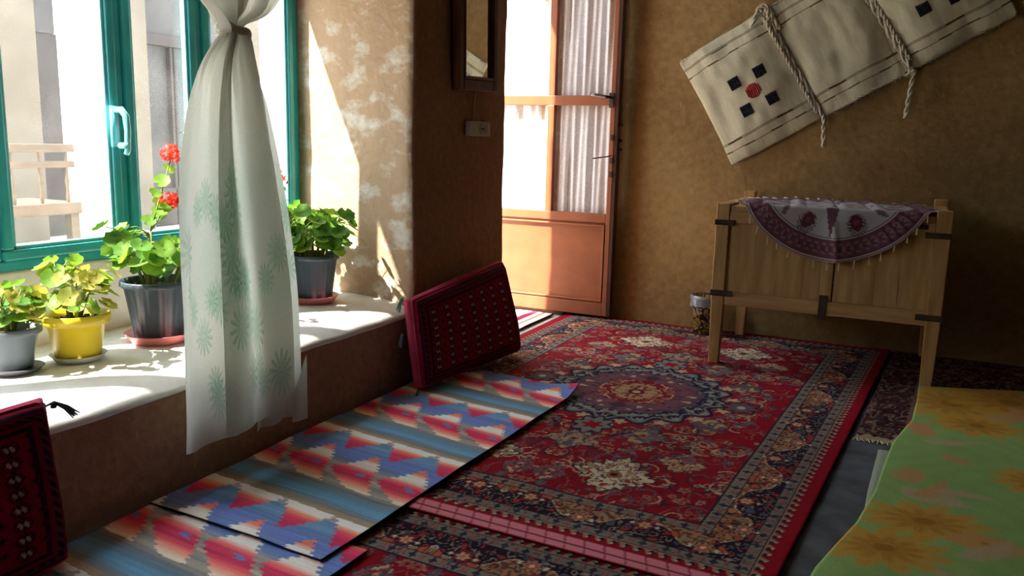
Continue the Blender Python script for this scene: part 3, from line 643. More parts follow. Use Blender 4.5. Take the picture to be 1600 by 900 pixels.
bl = outline_cloth('flowered_blanket', [(2.125, 4.185, 3.3, 4.62), (2.118, 3.95, 3.3, 4.3), (2.098, 3.625, 3.3, 4.0), (2.065, 3.46, 3.3, 3.8), (2.035, 3.30, 3.3, 3.6), (2.01, 3.0, 3.3, 3.2), (1.992, 2.77, 3.3, 2.9),
    (1.953, 2.50, 3.3, 2.5), (1.91, 2.32, 3.3, 2.2), (1.875, 2.165, 3.3, 2.0), (1.80, 1.6, 3.3, 1.4)], .034, M['plush'], .024, blanket_dye, (2.5, 2.8), 9, .006, 190)
tag(bl, 'light green plush blanket printed with orange flowers, spread on the floor at right', 'blanket')
# ================================================================== CUSHIONS
M['cush'] = attrmat('knotted_cushion_wool', bump=.5, bscale=300)
def cush_front(w, h):
    k = Cloth(w, h, .0032, (134,14,38)); X, Y = k.X, k.Y
    e = np.minimum(np.minimum(X, w-X)*.75, np.minimum(Y, h-Y))
    k.put(e < .075, (52,14,36)); k.put(abs(e-.058) < .006, (120,16,40)); k.put(abs(e-.03) < .004, (120,16,40))
    k.put((abs(e-.043) < .008) & (np.mod(X+Y, .03) < .012), (96,44,60)); k.put(e < .012, (130,16,44))
    x0, x1, y0, y1 = .135, w-.10, .10, h-.085; nc, nr = 7, 8
    for i in range(nc):
        for j in range(nr):
            for off in (0, 1):
                cx = x0+(x1-x0)*(i+.5*off)/(nc-.5); cy = y0+(y1-y0)*(j+.5*off)/(nr-.5)
                if off == 0:
                    k.blob(cx, cy, .0255, (24,6,20), 8, .05, 0, 1.28); k.blob(cx, cy, .0205, (130,16,38), 8, .05, 0, 1.28)
                    k.blob(cx, cy, .0165, (30,8,22), 0, 0, 0, 1.25)
                    k.blob(cx-.0075, cy, .0052, (176,140,136), 0, 0, .5, .55); k.blob(cx+.0075, cy, .0052, (170,136,132), 0, 0, .5, .55)
                else:
                    k.blob(cx, cy, .011, (92,8,28), 4, .3, 0, 1.2); k.blob(cx, cy, .005, (40,8,24))
    k.c = np.clip(k.c*(1+.08*k.field(60, 60, 4)[..., None]), 0, 1); return k
def cushion(BL, BR, TL, TR, th, label, tassel_at, w=.93, h=.5, group='red knotted floor cushions leaning on the window wall'):
    BL, BR, TL, TR = [Vector(p) for p in (BL, BR, TL, TR)]
    o = (BL+BR)/2; root = empty('floor_cushion', (o.x, o.y, 0))
    th *= .85; k = cush_front(w, h); u = k.X/w; v = k.Y/h
    nrm = -((BR-BL).cross(TL-BL)).normalized()
    if nrm.x < 0: nrm = -nrm
    P = np.zeros(u.shape+(3,))
    for i in range(3): P[..., i] = BL[i]*(1-u)*(1-v)+BR[i]*u*(1-v)+TL[i]*(1-u)*v+TR[i]*u*v - o[i]*(i < 2)
    ed = np.minimum(np.minimum(u, 1-u)*w, np.minimum(v, 1-v)*h)
    bulge = .030*(np.sin(PI*np.clip(u, 0, 1))*np.sin(PI*np.clip(v, 0, 1)))**.5 + .003*k.field(6, 6, 9) - .022*np.exp(-ed/.012)
    n = np.array(nrm)
    F = P+n*bulge[..., None]
    # pull the corners in so they read as rounded
    cu = np.clip(1-np.hypot(np.clip(.05-np.minimum(u, 1-u)*w, 0, 1), np.clip(.05-np.minimum(v, 1-v)*h, 0, 1))/.12, .6, 1)
    cen = F.mean((0, 1)); F = cen+(F-cen)*(1-(1-cu)[..., None]*.16)
    grid_obj('front', F, M['cush'], root, k.c)
    B = (P-n*(th+bulge[..., None]*.4)); B = B.mean((0, 1))+(B-B.mean((0, 1)))*(1-(1-cu)[..., None]*.16)
    gb = grid_obj('back', B[::4, ::4], M['cushback'], root)
    ring = lambda G: np.concatenate([G[0, :], G[1:, -1], G[-1, -2::-1], G[-2:0:-1, 0]])
    a, b = ring(F[::4, ::4][:, :]), ring(B[::4, ::4])
    a = ring(F[np.ix_(np.linspace(0, F.shape[0]-1, 60).astype(int), np.linspace(0, F.shape[1]-1, 90).astype(int))])
    b = ring(B[np.ix_(np.linspace(0, B.shape[0]-1, 60).astype(int), np.linspace(0, B.shape[1]-1, 90).astype(int))])
    T = np.linspace(0, 1, 9)[:, None, None]; G = a[None]*(1-T)+b[None]*T
    c = G.mean((0, 1)); G = G+(G-c)/np.linalg.norm(G-c, axis=-1, keepdims=True)*(.012*np.sin(PI*T)); G = np.concatenate([G, G[:, :1]], 1)
    gs = grid_obj('gusset', G, M['gusset'], root); gs['label'] = 'plain pink side strip'
    mb = MB()
    for r in (a,): mb.tube([Vector(p) for p in list(r[::3])+[r[0]]], .0055, 6, False)
    mb.build('piping', M['gusset'], root, smooth=True)
    for (su, sv, back, dirs) in tassel_at:
        p = BL.lerp(BR, su).lerp(TL.lerp(TR, su), sv) - Vector((o.x, o.y, 0)) - nrm*th*back
        mb = MB(); rr = random.Random(int(su*10+sv*100))
        for i in range(14):
            d = Vector(dirs); j = Vector((rr.uniform(-.01,.01), rr.uniform(-.01,.01), rr.uniform(-.008,.008)))
            mb.tube([p, p+d*.35+Vector((0,0,.01))+j*.2, p+d*.7+Vector((0,0,-.005))+j*.6, p+d+Vector((0,0,-.028))+j], [.003,.0025,.002,.0015], 4)
        mb.tube([p+Vector(dirs)*.25, p+Vector(dirs)*.40], .006, 6)
        mb.build('tassel', M['tealthread'], root)
    tag(root, label, 'cushion', group); return root
M['cushback'] = mat('dark_red_cloth', (.10, .012, .022), var=.1, bump=.3, bscale=200, rough=.95)
M['gusset'] = mat('pink_red_cloth', (.42, .035, .085), var=.12, bump=.3, bscale=200, rough=.95)
M['tealthread'] = mat('teal_thread', (.12, .19, .23), var=.2, rough=.9)
cushion((.175, 2.975, .045), (.255, 3.88, .035), (.125, 2.965, .452), (.125, 3.90, .520), .085, 'dark red Turkmen cushion with rows of white-dotted medallions, leaning on the pier by the doorway',
    [(0, 1, .6, (-.005, -.03, -.02)), (0, .62, .9, (.0, -.028, -.02)), (0, .0, .3, (0, -.02, .0))])
cushion((.165, .42, .035), (.165, 1.33, .035), (.125, .40, .46), (.125, 1.325, .478), .085, 'shadowed dark red Turkmen cushion cut off by the left edge of the photo',
    [(.955, .945, .05, (.012, .075, -.010))])
# ================================================================== WASTE BIN
wb = empty('waste_bin', (.955, 4.96, .014)); tag(wb, 'small gold and black patterned waste bin with a grey liner, beside the chest leg', 'bin')
m, nt, b = newmat('gold_damask_tin'); N, L = nt.nodes, nt.links
tc = N.new('ShaderNodeTexCoord'); vo = N.new('ShaderNodeTexVoronoi'); vo.feature = 'DISTANCE_TO_EDGE'; vo.inputs['Scale'].default_value = 26; L.new(tc.outputs['Object'], vo.inputs['Vector'])
cr = N.new('ShaderNodeValToRGB'); cr.color_ramp.interpolation = 'CONSTANT'; cr.color_ramp.elements[0].color = (.012, .008, .006, 1); cr.color_ramp.elements[1].position = .09; cr.color_ramp.elements[1].color = (.42, .25, .05, 1)
e = cr.color_ramp.elements.new(.26); e.color = (.03, .02, .01, 1); e = cr.color_ramp.elements.new(.33); e.color = (.5, .32, .08, 1)
L.new(vo.outputs['Distance'], cr.inputs[0]); L.new(cr.outputs[0], b.inputs['Base Color']); b.inputs['Roughness'].default_value = .4; M['damask'] = m
MB().lathe([(0, .0), (.068, 0), (.070, .004), (.088, .215), (.091, .22), (.091, .226), (.085, .224), (.066, .01), (0, .01)], 40).build('body', M['damask'], wb, smooth=True)
mb = MB(); rr = random.Random(3); n = 48
prof = [(.080, .12), (.084, .19), (.090, .229), (.0955, .228), (.0965, .205), (.0955, .175), (.0965, .165)]
for (r, z) in prof:
    for j in range(n):
        th = 2*PI*j/n; q = 0 if z == .229 else .004*noise.noise((math.cos(th)*6, math.sin(th)*6, z*20)); mb.v.append(((r+q)*math.cos(th), (r+q)*math.sin(th), z+(.012*noise.noise((math.cos(th)*3, math.sin(th)*3, 0)) if z < .18 and r > .09 else 0)))
mb.f = [(i*n+j, i*n+(j+1) % n, (i+1)*n+(j+1) % n, (i+1)*n+j) for i in range(len(prof)-1) for j in range(n)]
mb.build('bin_liner', M['bag'], wb, smooth=True)
# ================================================================== WOODEN CHEST
ch = empty('wooden_chest', (1.65, 4.65, .014)); tag(ch, 'pale wooden dowry chest on tall legs with black iron straps, against the back wall', 'chest')
def cb(name, boxes, m, bev=.004, parent=None):
    mb = MB()
    for lo, hi in boxes: mb.box([lo[0]-1.65, lo[1]-4.65, lo[2]-.014], [hi[0]-1.65, hi[1]-4.65, hi[2]-.014])
    return mb.build(name, m, parent or ch, bevel=bev)
xl, xr, yf, yb_, sp = 1.125, 2.185, 4.245, 5.045, .065
for (x, y, top) in ((xl, yf, .845), (xr-sp, yf, .862), (xl, yb_-sp, .875), (xr-sp, yb_-sp, .875)):
    mb = MB(); a = .006; x0, y0 = x-1.65, y-4.65
    vs = [(x0+a, y0+a, 0), (x0+sp-a*1.5, y0+a, 0), (x0+sp-a*1.5, y0+sp-a, 0), (x0+a, y0+sp-a, 0), (x0, y0, .36), (x0+sp, y0, .36), (x0+sp, y0+sp, .36), (x0, y0+sp, .36),
          (x0, y0, top-.014), (x0+sp, y0, top-.014), (x0+sp, y0+sp, top-.014), (x0, y0+sp, top-.014)]
    mb.add(vs, [(0,3,2,1)]+[(i, (i+1) % 4, 4+(i+1) % 4, 4+i) for i in range(4)]+[(4+i, 4+(i+1) % 4, 8+(i+1) % 4, 8+i) for i in range(4)]+[(8,9,10,11)])
    mb.build('leg', M['wood'], ch, bevel=.005)
cb('bottom_rail', [((xl+sp, yf+.008, .325), (xr-sp, yf+.045, .395))], M['wood_h'])
cb('top_rail', [((xl+sp, yf+.008, .745), (xr-sp, yf+.045, .805))], M['wood_h'])
pl = [xl+sp, 1.325, 1.435, 1.56, 1.640]; pr = [1.705, 1.79, 1.885, 1.99, xr-sp]
for arr in (pl, pr):
    for i, (a, b) in enumerate(zip(arr[:-1], arr[1:])):
        cb('front_plank', [((a+.0003, yf+.022+.0015*(i % 2), .39), (b-.0003, yf+.04, .75))], M['wood'], .0012)
cb('centre_stile', [((1.643, yf+.012, .39), (1.70, yf+.045, .75))], M['wood'])
for s_ in (0, 1):
    x = xl+.012 if s_ == 0 else xr-.030
    cb('side_panel', [((x, yf+sp, .36), (x+.018, yb_-sp, .80))], M['wood'])
cb('back_panel', [((xl+sp, yb_-.04, .36), (xr-sp, yb_-.02, .80))], M['wood'])
cb('chest_bottom', [((xl+sp, yf+.04, .35), (xr-sp, yb_-.04, .37))], M['darkwood'])
for i, (a, b) in enumerate(((4.255, 4.50), (4.503, 4.77), (4.773, 5.035))):
    cb('lid_plank', [((xl+.07, a, .805), (xr-.07, b, .832))], M['wood_h'], .004)
cb('lid_batten', [((xl+.005, yf+sp+.002, .812), (xl+.068, yb_-sp-.002, .842))], M['wood']); cb('lid_batten', [((xr-.068, yf+sp+.002, .812), (xr-.005, yb_-sp-.002, .842))], M['wood'])
for (x0, x1, z0, z1) in ((xl-.004, xl+.105, .372, .402), (xl-.004, xl+.095, .735, .762), (xr-.11, xr+.004, .352, .380), (xr-.105, xr+.004, .735, .762), (1.648, 1.682, .305, .425)):
    cb('iron_strap', [((x0, yf-.004, z0), (x1, yf+.004, z1))], M['iron'], .001)
cb('hasp', [((2.02, yf-.002, .775), (2.09, yf+.010, .793))], M['iron'], .002)
# ---------------------------------------------------------------- printed round cloth over the chest
R = .46; c0 = 1.675; base_y = yf+.008; ztop = .834
NR, NT = 120, 260
rr_, tt = np.meshgrid(np.linspace(0, 1, NR), np.linspace(0, 2*PI, NT), indexing='ij')
gx = R*rr_*np.cos(tt); gy = R*rr_*np.sin(tt)          # cloth plane, +y towards the wall
cyy = .21
dist = -(gy+cyy)                                       # how far past the front edge
P = np.zeros(gx.shape+(3,)); dp = np.clip(dist, 0, None)
P[..., 0] = c0+gx*(1-.02*dp/.25)
P[..., 1] = np.where(dist > 0, base_y-.014-.006*np.sin(gx*30)*dp/.25*2, base_y+np.clip(-dist, 0, None)-.012)
P[..., 2] = np.where(dist > 0, ztop+.008-dp, ztop+.008)
wr = .006*np.sin(gx*26+3*gy)+.004*np.sin(gx*60+8*gy)
P[..., 2] += np.where(dist < 0, .004+abs(wr)*np.clip(-dist/.03, 0, 1), 0)
P[..., 1] -= np.where(dist > 0, .010*np.clip(dp/.05, 0, 1)*(1+np.sin(gx*19+1)), 0)
fold = np.exp(-((gx-.005-.15*dp)/.014)**2)*np.clip(dp/.12, 0, 1); P[..., 1] -= .016*fold
ro = (R*rr_)
dye = np.tile(srgb((182,178,182)), gx.shape+(1,))
def dm(m, c): dye[m] = srgb(c)
th2 = tt
band = (ro > .355) & (ro < .44); dm(band, (116,72,84))
cell = np.mod(th2*R/.045, 1)-.5; vb = (ro-.3975)/.0425
dm(band & (np.hypot(cell*1.1, vb*.62) < .42), (140,112,122)); dm(band & (np.hypot(cell*1.1, vb*.62) < .27), (104,66,84)); dm(band & (np.hypot(cell*1.1, vb*.62) < .10), (146,122,130))
dm(band & (abs(abs(cell)-.5) < .06), (92,44,60)); dm(abs(ro-.355) < .003, (70,50,66)); dm(abs(ro-.344) < .0018, (90,70,84)); dm(abs(ro-.440) < .003, (80,44,60)); dm(ro > .445, (186,160,154)); dm(abs(ro-.452) < .0015, (120,70,80))
for a in range(16):       # paisley medallions around the centre
    t0 = -PI/2+(a-.5)*PI/8*1.0+PI/16; 
    cx, cy = .30*math.cos(t0), .30*math.sin(t0)
    u = (gx-cx)*math.cos(t0)+(gy-cy)*math.sin(t0); v = -(gx-cx)*math.sin(t0)+(gy-cy)*math.cos(t0)
    if a % 4 in (1, 3):
        w_ = .030*np.clip(1-(u+.04)/.13, 0, 1)**.5*np.clip((u+.045)/.03, 0, 1); 
        q = np.hypot(u/.056, v/.044); dm((q < 1) & (np.sin(u*380)*np.sin(v*380) > -.05), (104,80,98)); dm(np.hypot((u+.014)/.038, v/.028) < 1, (112,54,68)); dm(np.hypot((u+.016)/.016, v/.012) < 1, (130,78,90))
    elif a % 4 == 2:
        q = np.hypot(u/.036, (v-.3*u)/.013); dm(q < 1, (116,96,104))
    else:
        dm((u > -.10) & (u < .05) & (abs(v) < .030*(.05-u)/.15), (100,64,80))
dm(ro < .17, (150,110,120)); dm(ro < .155, (196,190,188)); dm((ro < .15) & (np.cos(12*th2)*ro > .06), (128,66,80))
tl = empty('round_tablecloth', (c0, base_y+.2, ztop)); tag(tl, 'round printed cotton cloth with a maroon border and tasselled edge, draped over the wooden chest', 'tablecloth')
P[..., 0] -= c0; P[..., 1] -= base_y+.2; P[..., 2] -= ztop
M['print'] = attrmat('block_printed_cotton', bump=.2, bscale=400, transl=.08)
grid_obj('cloth', P, M['print'], tl, dye, .0015)
for i in range(46):
    j = int((i+.5)/46*(NT-1)); p = Vector(P[-1, j]); front = dist[-1, j] > 0.0
    mb = MB(); rr = random.Random(i); j1, j2 = rr.uniform(-.006, .006), rr.uniform(-.008, .008); ln = rr.uniform(.028, .042)
    if front: pts = [p, p+Vector((j1*.4, -.004, -ln*.5)), p+Vector((j1, -.003, -ln))]
    else:
        out = Vector((math.cos(tt[-1, j]), math.sin(tt[-1, j]), 0)); pts = [p+Vector((0,0,.001)), p+out*ln*.5+Vector((0,0,.004)), p+out*ln+Vector((j1, j2, .002))]
    mb.tube(pts, [.0022, .0036, .0042], 6); mb.build('tassel', M['tassel'], tl)
# ================================================================== WOVEN SADDLEBAG on the wall
sb = empty('woven_saddlebag', (1.028, 5.075, 1.02)); tag(sb, 'cream woven saddlebag with corded ties and dark square embroidery, hung aslant on the back wall', 'bag')
ang = math.radians(30.5); SL, SW = 1.59, .685
E1 = Vector((math.cos(ang), 0, math.sin(ang))); E2 = Vector((-math.sin(ang), 0, math.cos(ang)))
def sp_(s, t, d=0): p = E1*s+E2*t; return Vector((p.x, -d, p.z))
def bag_depth(s, t):
    pk = 0
    for a, b in ((0, .56), (1.03, SL)):
        if a <= s <= b: pk = .052*max(0, math.sin(PI*(s-a)/(b-a)))**.6*max(0, math.sin(PI*t/SW))**.5
    if .56 < s < 1.03: pk = .020*math.sin(PI*(s-.56)/.47)*(.5+.5*math.sin(PI*t/SW))
    wr = .013*noise.noise((s*7, t*4, 2))+.004*noise.noise((s*16, t*11, 5))
    pinch = -.020*math.exp(-((s-.56)/.018)**2)-.020*math.exp(-((s-1.04)/.018)**2)
    return max(.004, .016+pk+wr*1.3+pinch)
k = Cloth(SL, SW, .004, (206,200,172))
st = lambda t0, w=.003: k.put(abs(k.Y-t0-.001*np.sin(k.X*20)) < w, (82,66,48))
for t0 in (.066, .113, .567, .62): st(t0, .0026)
st(.121, .002); st(.628, .002)
k.c = np.clip(k.c*(1+.05*k.field(90, 20, 3)[..., None]), 0, 1)
P = np.zeros(k.X.shape+(3,))
def edge_wob(s, t): return .006*noise.noise((s*9, t*3, 8))
for i in range(k.ny):
    for j in range(k.nx):
        s, t = k.xs[j], k.ys[i]; tt_ = t-.012*math.sin(PI*min(1, s/.56))*(1-2*t/SW)*(s < .56)*.5+edge_wob(s, t)
        v = sp_(s+.014*math.sin(PI*t/SW)*max(0, 1-s/.5), tt_, bag_depth(s, t)); P[i, j] = v
M['bagcloth'] = attrmat('cream_wool_cloth', bump=.5, bscale=260)
grid_obj('cloth', P[:, ::-1].copy(), M['bagcloth'], sb, k.c[:, ::-1].copy(), .006)
# stitched edge cords
def cord(name, pts, r, m, parent, twist=2, pitch=.022, fuzz=0):
    """plied cord: two strands twisted about a path"""
    pts = [Vector(p) for p in pts]; out = [pts[0]]; 
    for a, b in zip(pts[:-1], pts[1:]):
        n_ = max(1, int((b-a).length/.004)); out += [a.lerp(b, q/n_) for q in range(1, n_+1)]
    sm = []
    for i in range(len(out)): w = out[max(0, i-5):i+6]; sm.append(sum(w, Vector())/len(w))
    mb = MB(); L_ = 0; k_ = len(sm); frames = []
    for i, p in enumerate(sm):
        t = (sm[min(i+1, k_-1)]-sm[max(i-1, 0)]).normalized(); a = Vector((0, 1, 0)); u = (a-t*a.dot(t)).normalized(); frames.append((p, u, t.cross(u), L_)); L_ += .004
    for s_ in range(twist):
        q = [p+(u*math.cos(2*PI*(l/pitch)*.5+2*PI*s_/twist)+w*math.sin(2*PI*(l/pitch)*.5+2*PI*s_/twist))*r*.55 for p, u, w, l in frames]
        mb.tube(q, r*.62, 6)
    if fuzz:
        rg = random.Random(int(fuzz*100)+len(pts))
        for i in range(0, k_, 2):
            p, u, w, l = frames[i]
            for _ in range(2):
                a = rg.uniform(0, 2*PI); d = (u*math.cos(a)+w*math.sin(a)); mb.tube([p+d*r*.8, p+d*(r+fuzz)+Vector((rg.uniform(-.4,.4)*fuzz, 0, rg.uniform(-.9,.2)*fuzz))], [.0012, .0007], 3)
    return mb.build(name, m, parent, smooth=True)
def edge(s0, t0, s1, t1, n=26, d=.004, wob=.003):
    out = []
    for i in range(n+1):
        s = s0+(s1-s0)*i/n; t = t0+(t1-t0)*i/n; out.append(sp_(s, t+edge_wob(s, t)+wob*math.sin(i*1.7), bag_depth(min(max(s, 0), SL), min(max(t, .0), SW))+d))
    return out
cord('edge_cord', edge(0, 0, .55, 0, d=.002), .005, M['rope'], sb, fuzz=.004); cord('edge_cord', edge(.57, -.004, 1.03, -.004), .007, M['rope'], sb, fuzz=.016); cord('edge_cord', edge(1.05, -.004, SL, -.002), .007, M['rope'], sb, fuzz=.008)
cord('edge_cord', edge(0, SW, .53, SW, d=.004), .007, M['rope'], sb, fuzz=.008); cord('edge_cord', edge(.56, SW+.004, SL, SW), .007, M['rope'], sb, fuzz=.008)
cord('closing_cord', edge(.545, SW+.012, .565, -.012, 20, .018, .004), .0130, M['rope'], sb, pitch=.07, fuzz=.010)
cord('closing_cord', edge(.525, SW-.02, .545, .02, 20, .012, .006), .011, M['rope'], sb, pitch=.03, fuzz=.004)
cord('closing_cord', edge(1.015, SW+.01, 1.06, -.016, 20, .018, .004), .0150, M['rope'], sb, pitch=.07, fuzz=.012)
cord('closing_cord', edge(1.04, SW-.02, 1.075, .03, 20, .012, .006), .011, M['rope'], sb, pitch=.03, fuzz=.004)
def hang(s, t, dz, dx, r, name='hanging_tie', d=.03, fz=.004):
    p = sp_(s, t, d); return cord(name, [p+Vector((0, 0, .02)), p, p+Vector((dx*.4, .002, -dz*.4)), p+Vector((dx, .004, -dz))], r, M['rope'], sb, pitch=.05, fuzz=fz)
hang(.565, -.012, .17, .012, .0125); hang(1.065, -.016, .255, -.02, .0125, fz=.008); hang(1.062, .0, .05, -.03, .010)
# knot and loose loops where the first tie passes the upper edge
p0 = sp_(.545, SW, .035)
cord('knot_loop', [p0+Vector((.0, 0, -.01)), p0+Vector((-.035, -.004, .0)), p0+Vector((-.055, -.002, -.07)), p0+Vector((-.06, .004, -.17))], .0125, M['rope'], sb, pitch=.05, fuzz=.009)
cord('knot_loop', [p0+Vector((-.04, 0, -.02)), p0+Vector((-.02, -.006, .03)), p0+Vector((.02, -.006, .025)), p0+Vector((.055, -.004, -.05)), p0+Vector((.09, .0, -.09)), p0+Vector((.095, .002, -.115))], .0125, M['rope'], sb, pitch=.05, fuzz=.009)
cord('knot_loop', [p0+Vector((.01, -.01, .02)), p0+Vector((.035, -.01, -.04)), p0+Vector((.015, -.008, -.08))], .013, M['rope'], sb, pitch=.04, fuzz=.004)
def embro(s, t, r, m, rnd=False, name='embroidered_square'):
    mb = MB(); n = 7
    for i in range(n):
        w = 2*r/n; c = -r+w*(i+.5); half = r if not rnd else math.sqrt(max(.0001, r*r-c*c))
        for q in range(2):
            a0, a1 = (-half, 0) if q else (0, half)
            pts = [sp_(s+c, t+a0+(a1-a0)*x, bag_depth(s+c, t)+.005+.003*math.sin(PI*x)) for x in (0, .25, .5, .75, 1)]; mb.tube(pts, w*.52, 6)
    return mb.build(name, m, sb, smooth=True)
def pattern(cs, ct):
    for ds, dt in ((.075, .082), (-.075, .082), (.075, -.068), (-.075, -.075)):
        a = math.radians(7); embro(cs+ds, ct+dt, .025, M['thread'])
    embro(cs, ct, .041, M['redthread'], True, 'embroidered_disc')
def to_st(x, z): q = Vector((x-1.028, 0, z-1.02)); return q.dot(E1), q.dot(E2)
for (x, z) in ((1.155, 1.552), (1.021, 1.484), (1.238, 1.404), (1.102, 1.334), (1.967, 1.86), (2.105, 1.915), (1.905, 2.01), (2.04, 2.07)): embro(*to_st(x, z), .032, M['thread'])
embro(*to_st(1.13, 1.444), .041, M['redthread'], True, 'embroidered_disc'); embro(*to_st(2.00, 1.963), .041, M['redthread'], True, 'embroidered_disc')
# ================================================================== MIRROR + SWITCH PLATE on the pier
mi = empty('wall_mirror', (.006, 3.70, 1.36)); mi.rotation_euler = (math.radians(1.5), 0, 0)
tag(mi, 'tall narrow mirror in a dark red-brown wooden frame hanging on the pier', 'mirror')
w2, hh = .205, .95
fr = MB()
for lo, hi in (((0, -w2, 0), (.045, -w2+.045, hh)), ((0, w2-.05, 0), (.045, w2, hh)), ((0, -w2+.045, 0), (.045, w2-.05, .055)), ((0, -w2+.045, hh-.05), (.045, w2-.05, hh))): fr.box(lo, hi)
f_ = fr.build('frame', M['darkwood'], mi, bevel=.008, seg=3)
fr = MB()
for lo, hi in (((.03, -w2+.045, .055), (.050, -w2+.06, hh-.05)), ((.03, w2-.065, .055), (.050, w2-.05, hh-.05)), ((.03, -w2+.06, .055), (.050, w2-.065, .07))): fr.box(lo, hi)
fr.build('inner_moulding', M['darkwood'], mi, bevel=.005)
MB().box((.02, -w2+.05, .06), (.030, w2-.055, hh-.055)).build('mirror_glass', M['mirror'], mi)
MB().tube([(.02, -.0, .0), (.012, .004, -.055), (.010, .002, -.11)], .0035, 5).build('hanging_string', M['lace_cord'], mi)
sw = empty('socket_plate', (.008, 3.74, 1.145)); tag(sw, 'white double wall socket and switch hung from a string below the mirror', 'socket')
MB().box((.0, -.11, 0), (.028, .11, .072)).build('plate', M['white'], sw, bevel=.006, seg=3)
mb = MB(); mb.lathe([(.026, 0), (.026, .004), (.021, .004), (.019, .001), (0, .001)], 24); o = mb.build('socket', M['white'], sw, smooth=False); o.rotation_euler = (0, PI/2, 0); o.location = (.028, .015, .036)
MB().box((.028, .060, .012), (.034, .095, .060)).build('rocker_switch', M['white'], sw, bevel=.003)
mb = MB(); [mb.tube([(.030, .015+d, .036), (.0335, .015+d, .036)], .0035, 8) for d in (-.009, .009)]; mb.build('socket_hole', M['iron'], sw)
MB().tube([(.014, -.055, .070), (.008, -.035, .112), (.008, -.030, .118), (.010, -.02, .112), (.014, .02, .070)], .0035, 5).build('hanging_string', M['lace_cord'], sw)
# ================================================================== TIED CURTAIN
CZ = np.array([.155, .25, .40, .58, .76, .94, 1.12, 1.25, 1.35, 1.405, 1.43, 1.455, 1.50, 1.57, 1.66, 1.85, 2.10, 2.35])
CL = np.array([1.715, 1.720, 1.722, 1.724, 1.726, 1.736, 1.765, 1.800, 1.850, 1.900, 1.925, 1.905, 1.845, 1.785, 1.74, 1.68, 1.60, 1.55])
CR = np.array([2.285, 2.285, 2.285, 2.277, 2.255, 2.220, 2.172, 2.130, 2.075, 2.035, 2.015, 2.065, 2.190, 2.275, 2.36, 2.50, 2.60, 2.66])
CD = np.array([.032, .030, .028, .028, .028, .026, .026, .026, .026, .024, .022, .024, .028, .03, .03, .03, .028, .02])
def catmull(z, zs, vs):
    i = np.clip(np.searchsorted(zs, z)-1, 0, len(zs)-2); t = (z-zs[i])/(zs[i+1]-zs[i]); g = np.gradient(vs, zs)
    d = zs[i+1]-zs[i]; return (2*t**3-3*t**2+1)*vs[i]+(t**3-2*t**2+t)*d*g[i]+(-2*t**3+3*t**2)*vs[i+1]+(t**3-t**2)*d*g[i+1]
def curtain_layer(name, z0, z1, yl, yr, xo, amp, fr_, seed, hem=None, nz=260, nu=190, pat=True, sheer=.5, parent=None, mat_=None):
    U, V = np.meshgrid(np.linspace(0, 1, nu), np.linspace(0, 1, nz)); Z = z0+(z1-z0)*V
    l = catmull(Z, CZ, CL); r = catmull(Z, CZ, CR); d = catmull(Z, CZ, CD); g = np.random.default_rng(seed)
    W_ = yl+(yr-yl)*U; Yp = l*(1-W_)+r*W_
    # folds fan out from the knot: irregular, sharper towards it
    ph = W_*2*PI*fr_; kn = np.exp(-((Z-1.43)/.16)**2)
    f_ = np.sin(ph+.9*np.sin(ph*.5+seed)+.5*np.sin(Z*3+seed))*(.55+.45*np.clip((Z-.1)/.5, 0, 1))+.55*np.sin(2.13*ph+seed*2+.6*np.sin(Z*5))*(.12+.88*kn)+.25*np.sin(3.7*ph+seed)*kn
    X_ = xo+amp*f_*d/.028
    X_ += .018*np.exp(-((Z-1.42)/.05)**2)*np.sin(PI*U)
    Yp += .010*np.cos(ph*1.0+seed)*d/.03*(U*(1-U)*4)
    if hem is not None: Z = Z+hem(W_)*(1-V)**8
    c = np.tile(srgb((208,208,198)), U.shape+(1,))
    if pat:
        q = W_*1.25; s_ = Z
        for _ in range(34):
            cx, cy = g.uniform(0, 1.25), g.uniform(.30, 1.05); R_ = g.uniform(.05, .09); th = np.arctan2(s_-cy, q-cx); rr = np.hypot(q-cx, s_-cy)
            if cx > .75 and g.uniform() < .5: continue
            m_ = rr < R_*(.35+.65*abs(np.cos(6.5*th+g.uniform(0, 3)))); a = .30
            c[m_] = c[m_]*(1-a)+srgb((104,164,128))*a
            m_ = m_ & (abs(np.mod(th*7/PI, 1)-.5) < .12); c[m_] = c[m_]*.6+srgb((84,140,108))*.4
        nz_ = (.5+.5*np.sin(q*9+4*np.sin(s_*5)))*np.clip((s_-.3)/.2, 0, 1)*np.clip((1.2-s_)/.2, 0, 1); c = c*(1-.14*nz_[..., None])+srgb((130,176,142))*.14*nz_[..., None]
    P = np.stack([X_, Yp-2.0, Z], -1)
    return grid_obj(name, P, mat_ or M['voile'], parent, c)
M['voile'] = attrmat('thin_printed_voile', bump=.15, bscale=500, transl=.5)
cu = empty('tied_curtain', (0, 2.0, 0)); tag(cu, 'knotted white curtain with a pale green leaf print, hanging in front of the window', 'curtain')
hemf = lambda w: .024-.010*np.cos(w*5)+.020*np.clip((.12-w)/.12, 0, 1)
curtain_layer('left_panel', .150, 1.43, .0, .46, .112, .026, 3.4, 1, hemf, parent=cu)
curtain_layer('middle_panel', .155, 1.43, .30, .84, .128, .018, 3.0, 4, hemf, parent=cu)
curtain_layer('right_panel', .138, 1.43, .60, 1.0, .082, .018, 4.2, 9, None, parent=cu)
curtain_layer('upper_panel', 1.42, 2.35, 0, .56, .105, .034, 3.4, 2, None, pat=False, parent=cu, nz=120)
curtain_layer('upper_panel', 1.42, 2.35, .40, 1.0, .080, .034, 3.0, 7, None, pat=False, parent=cu, nz=120)
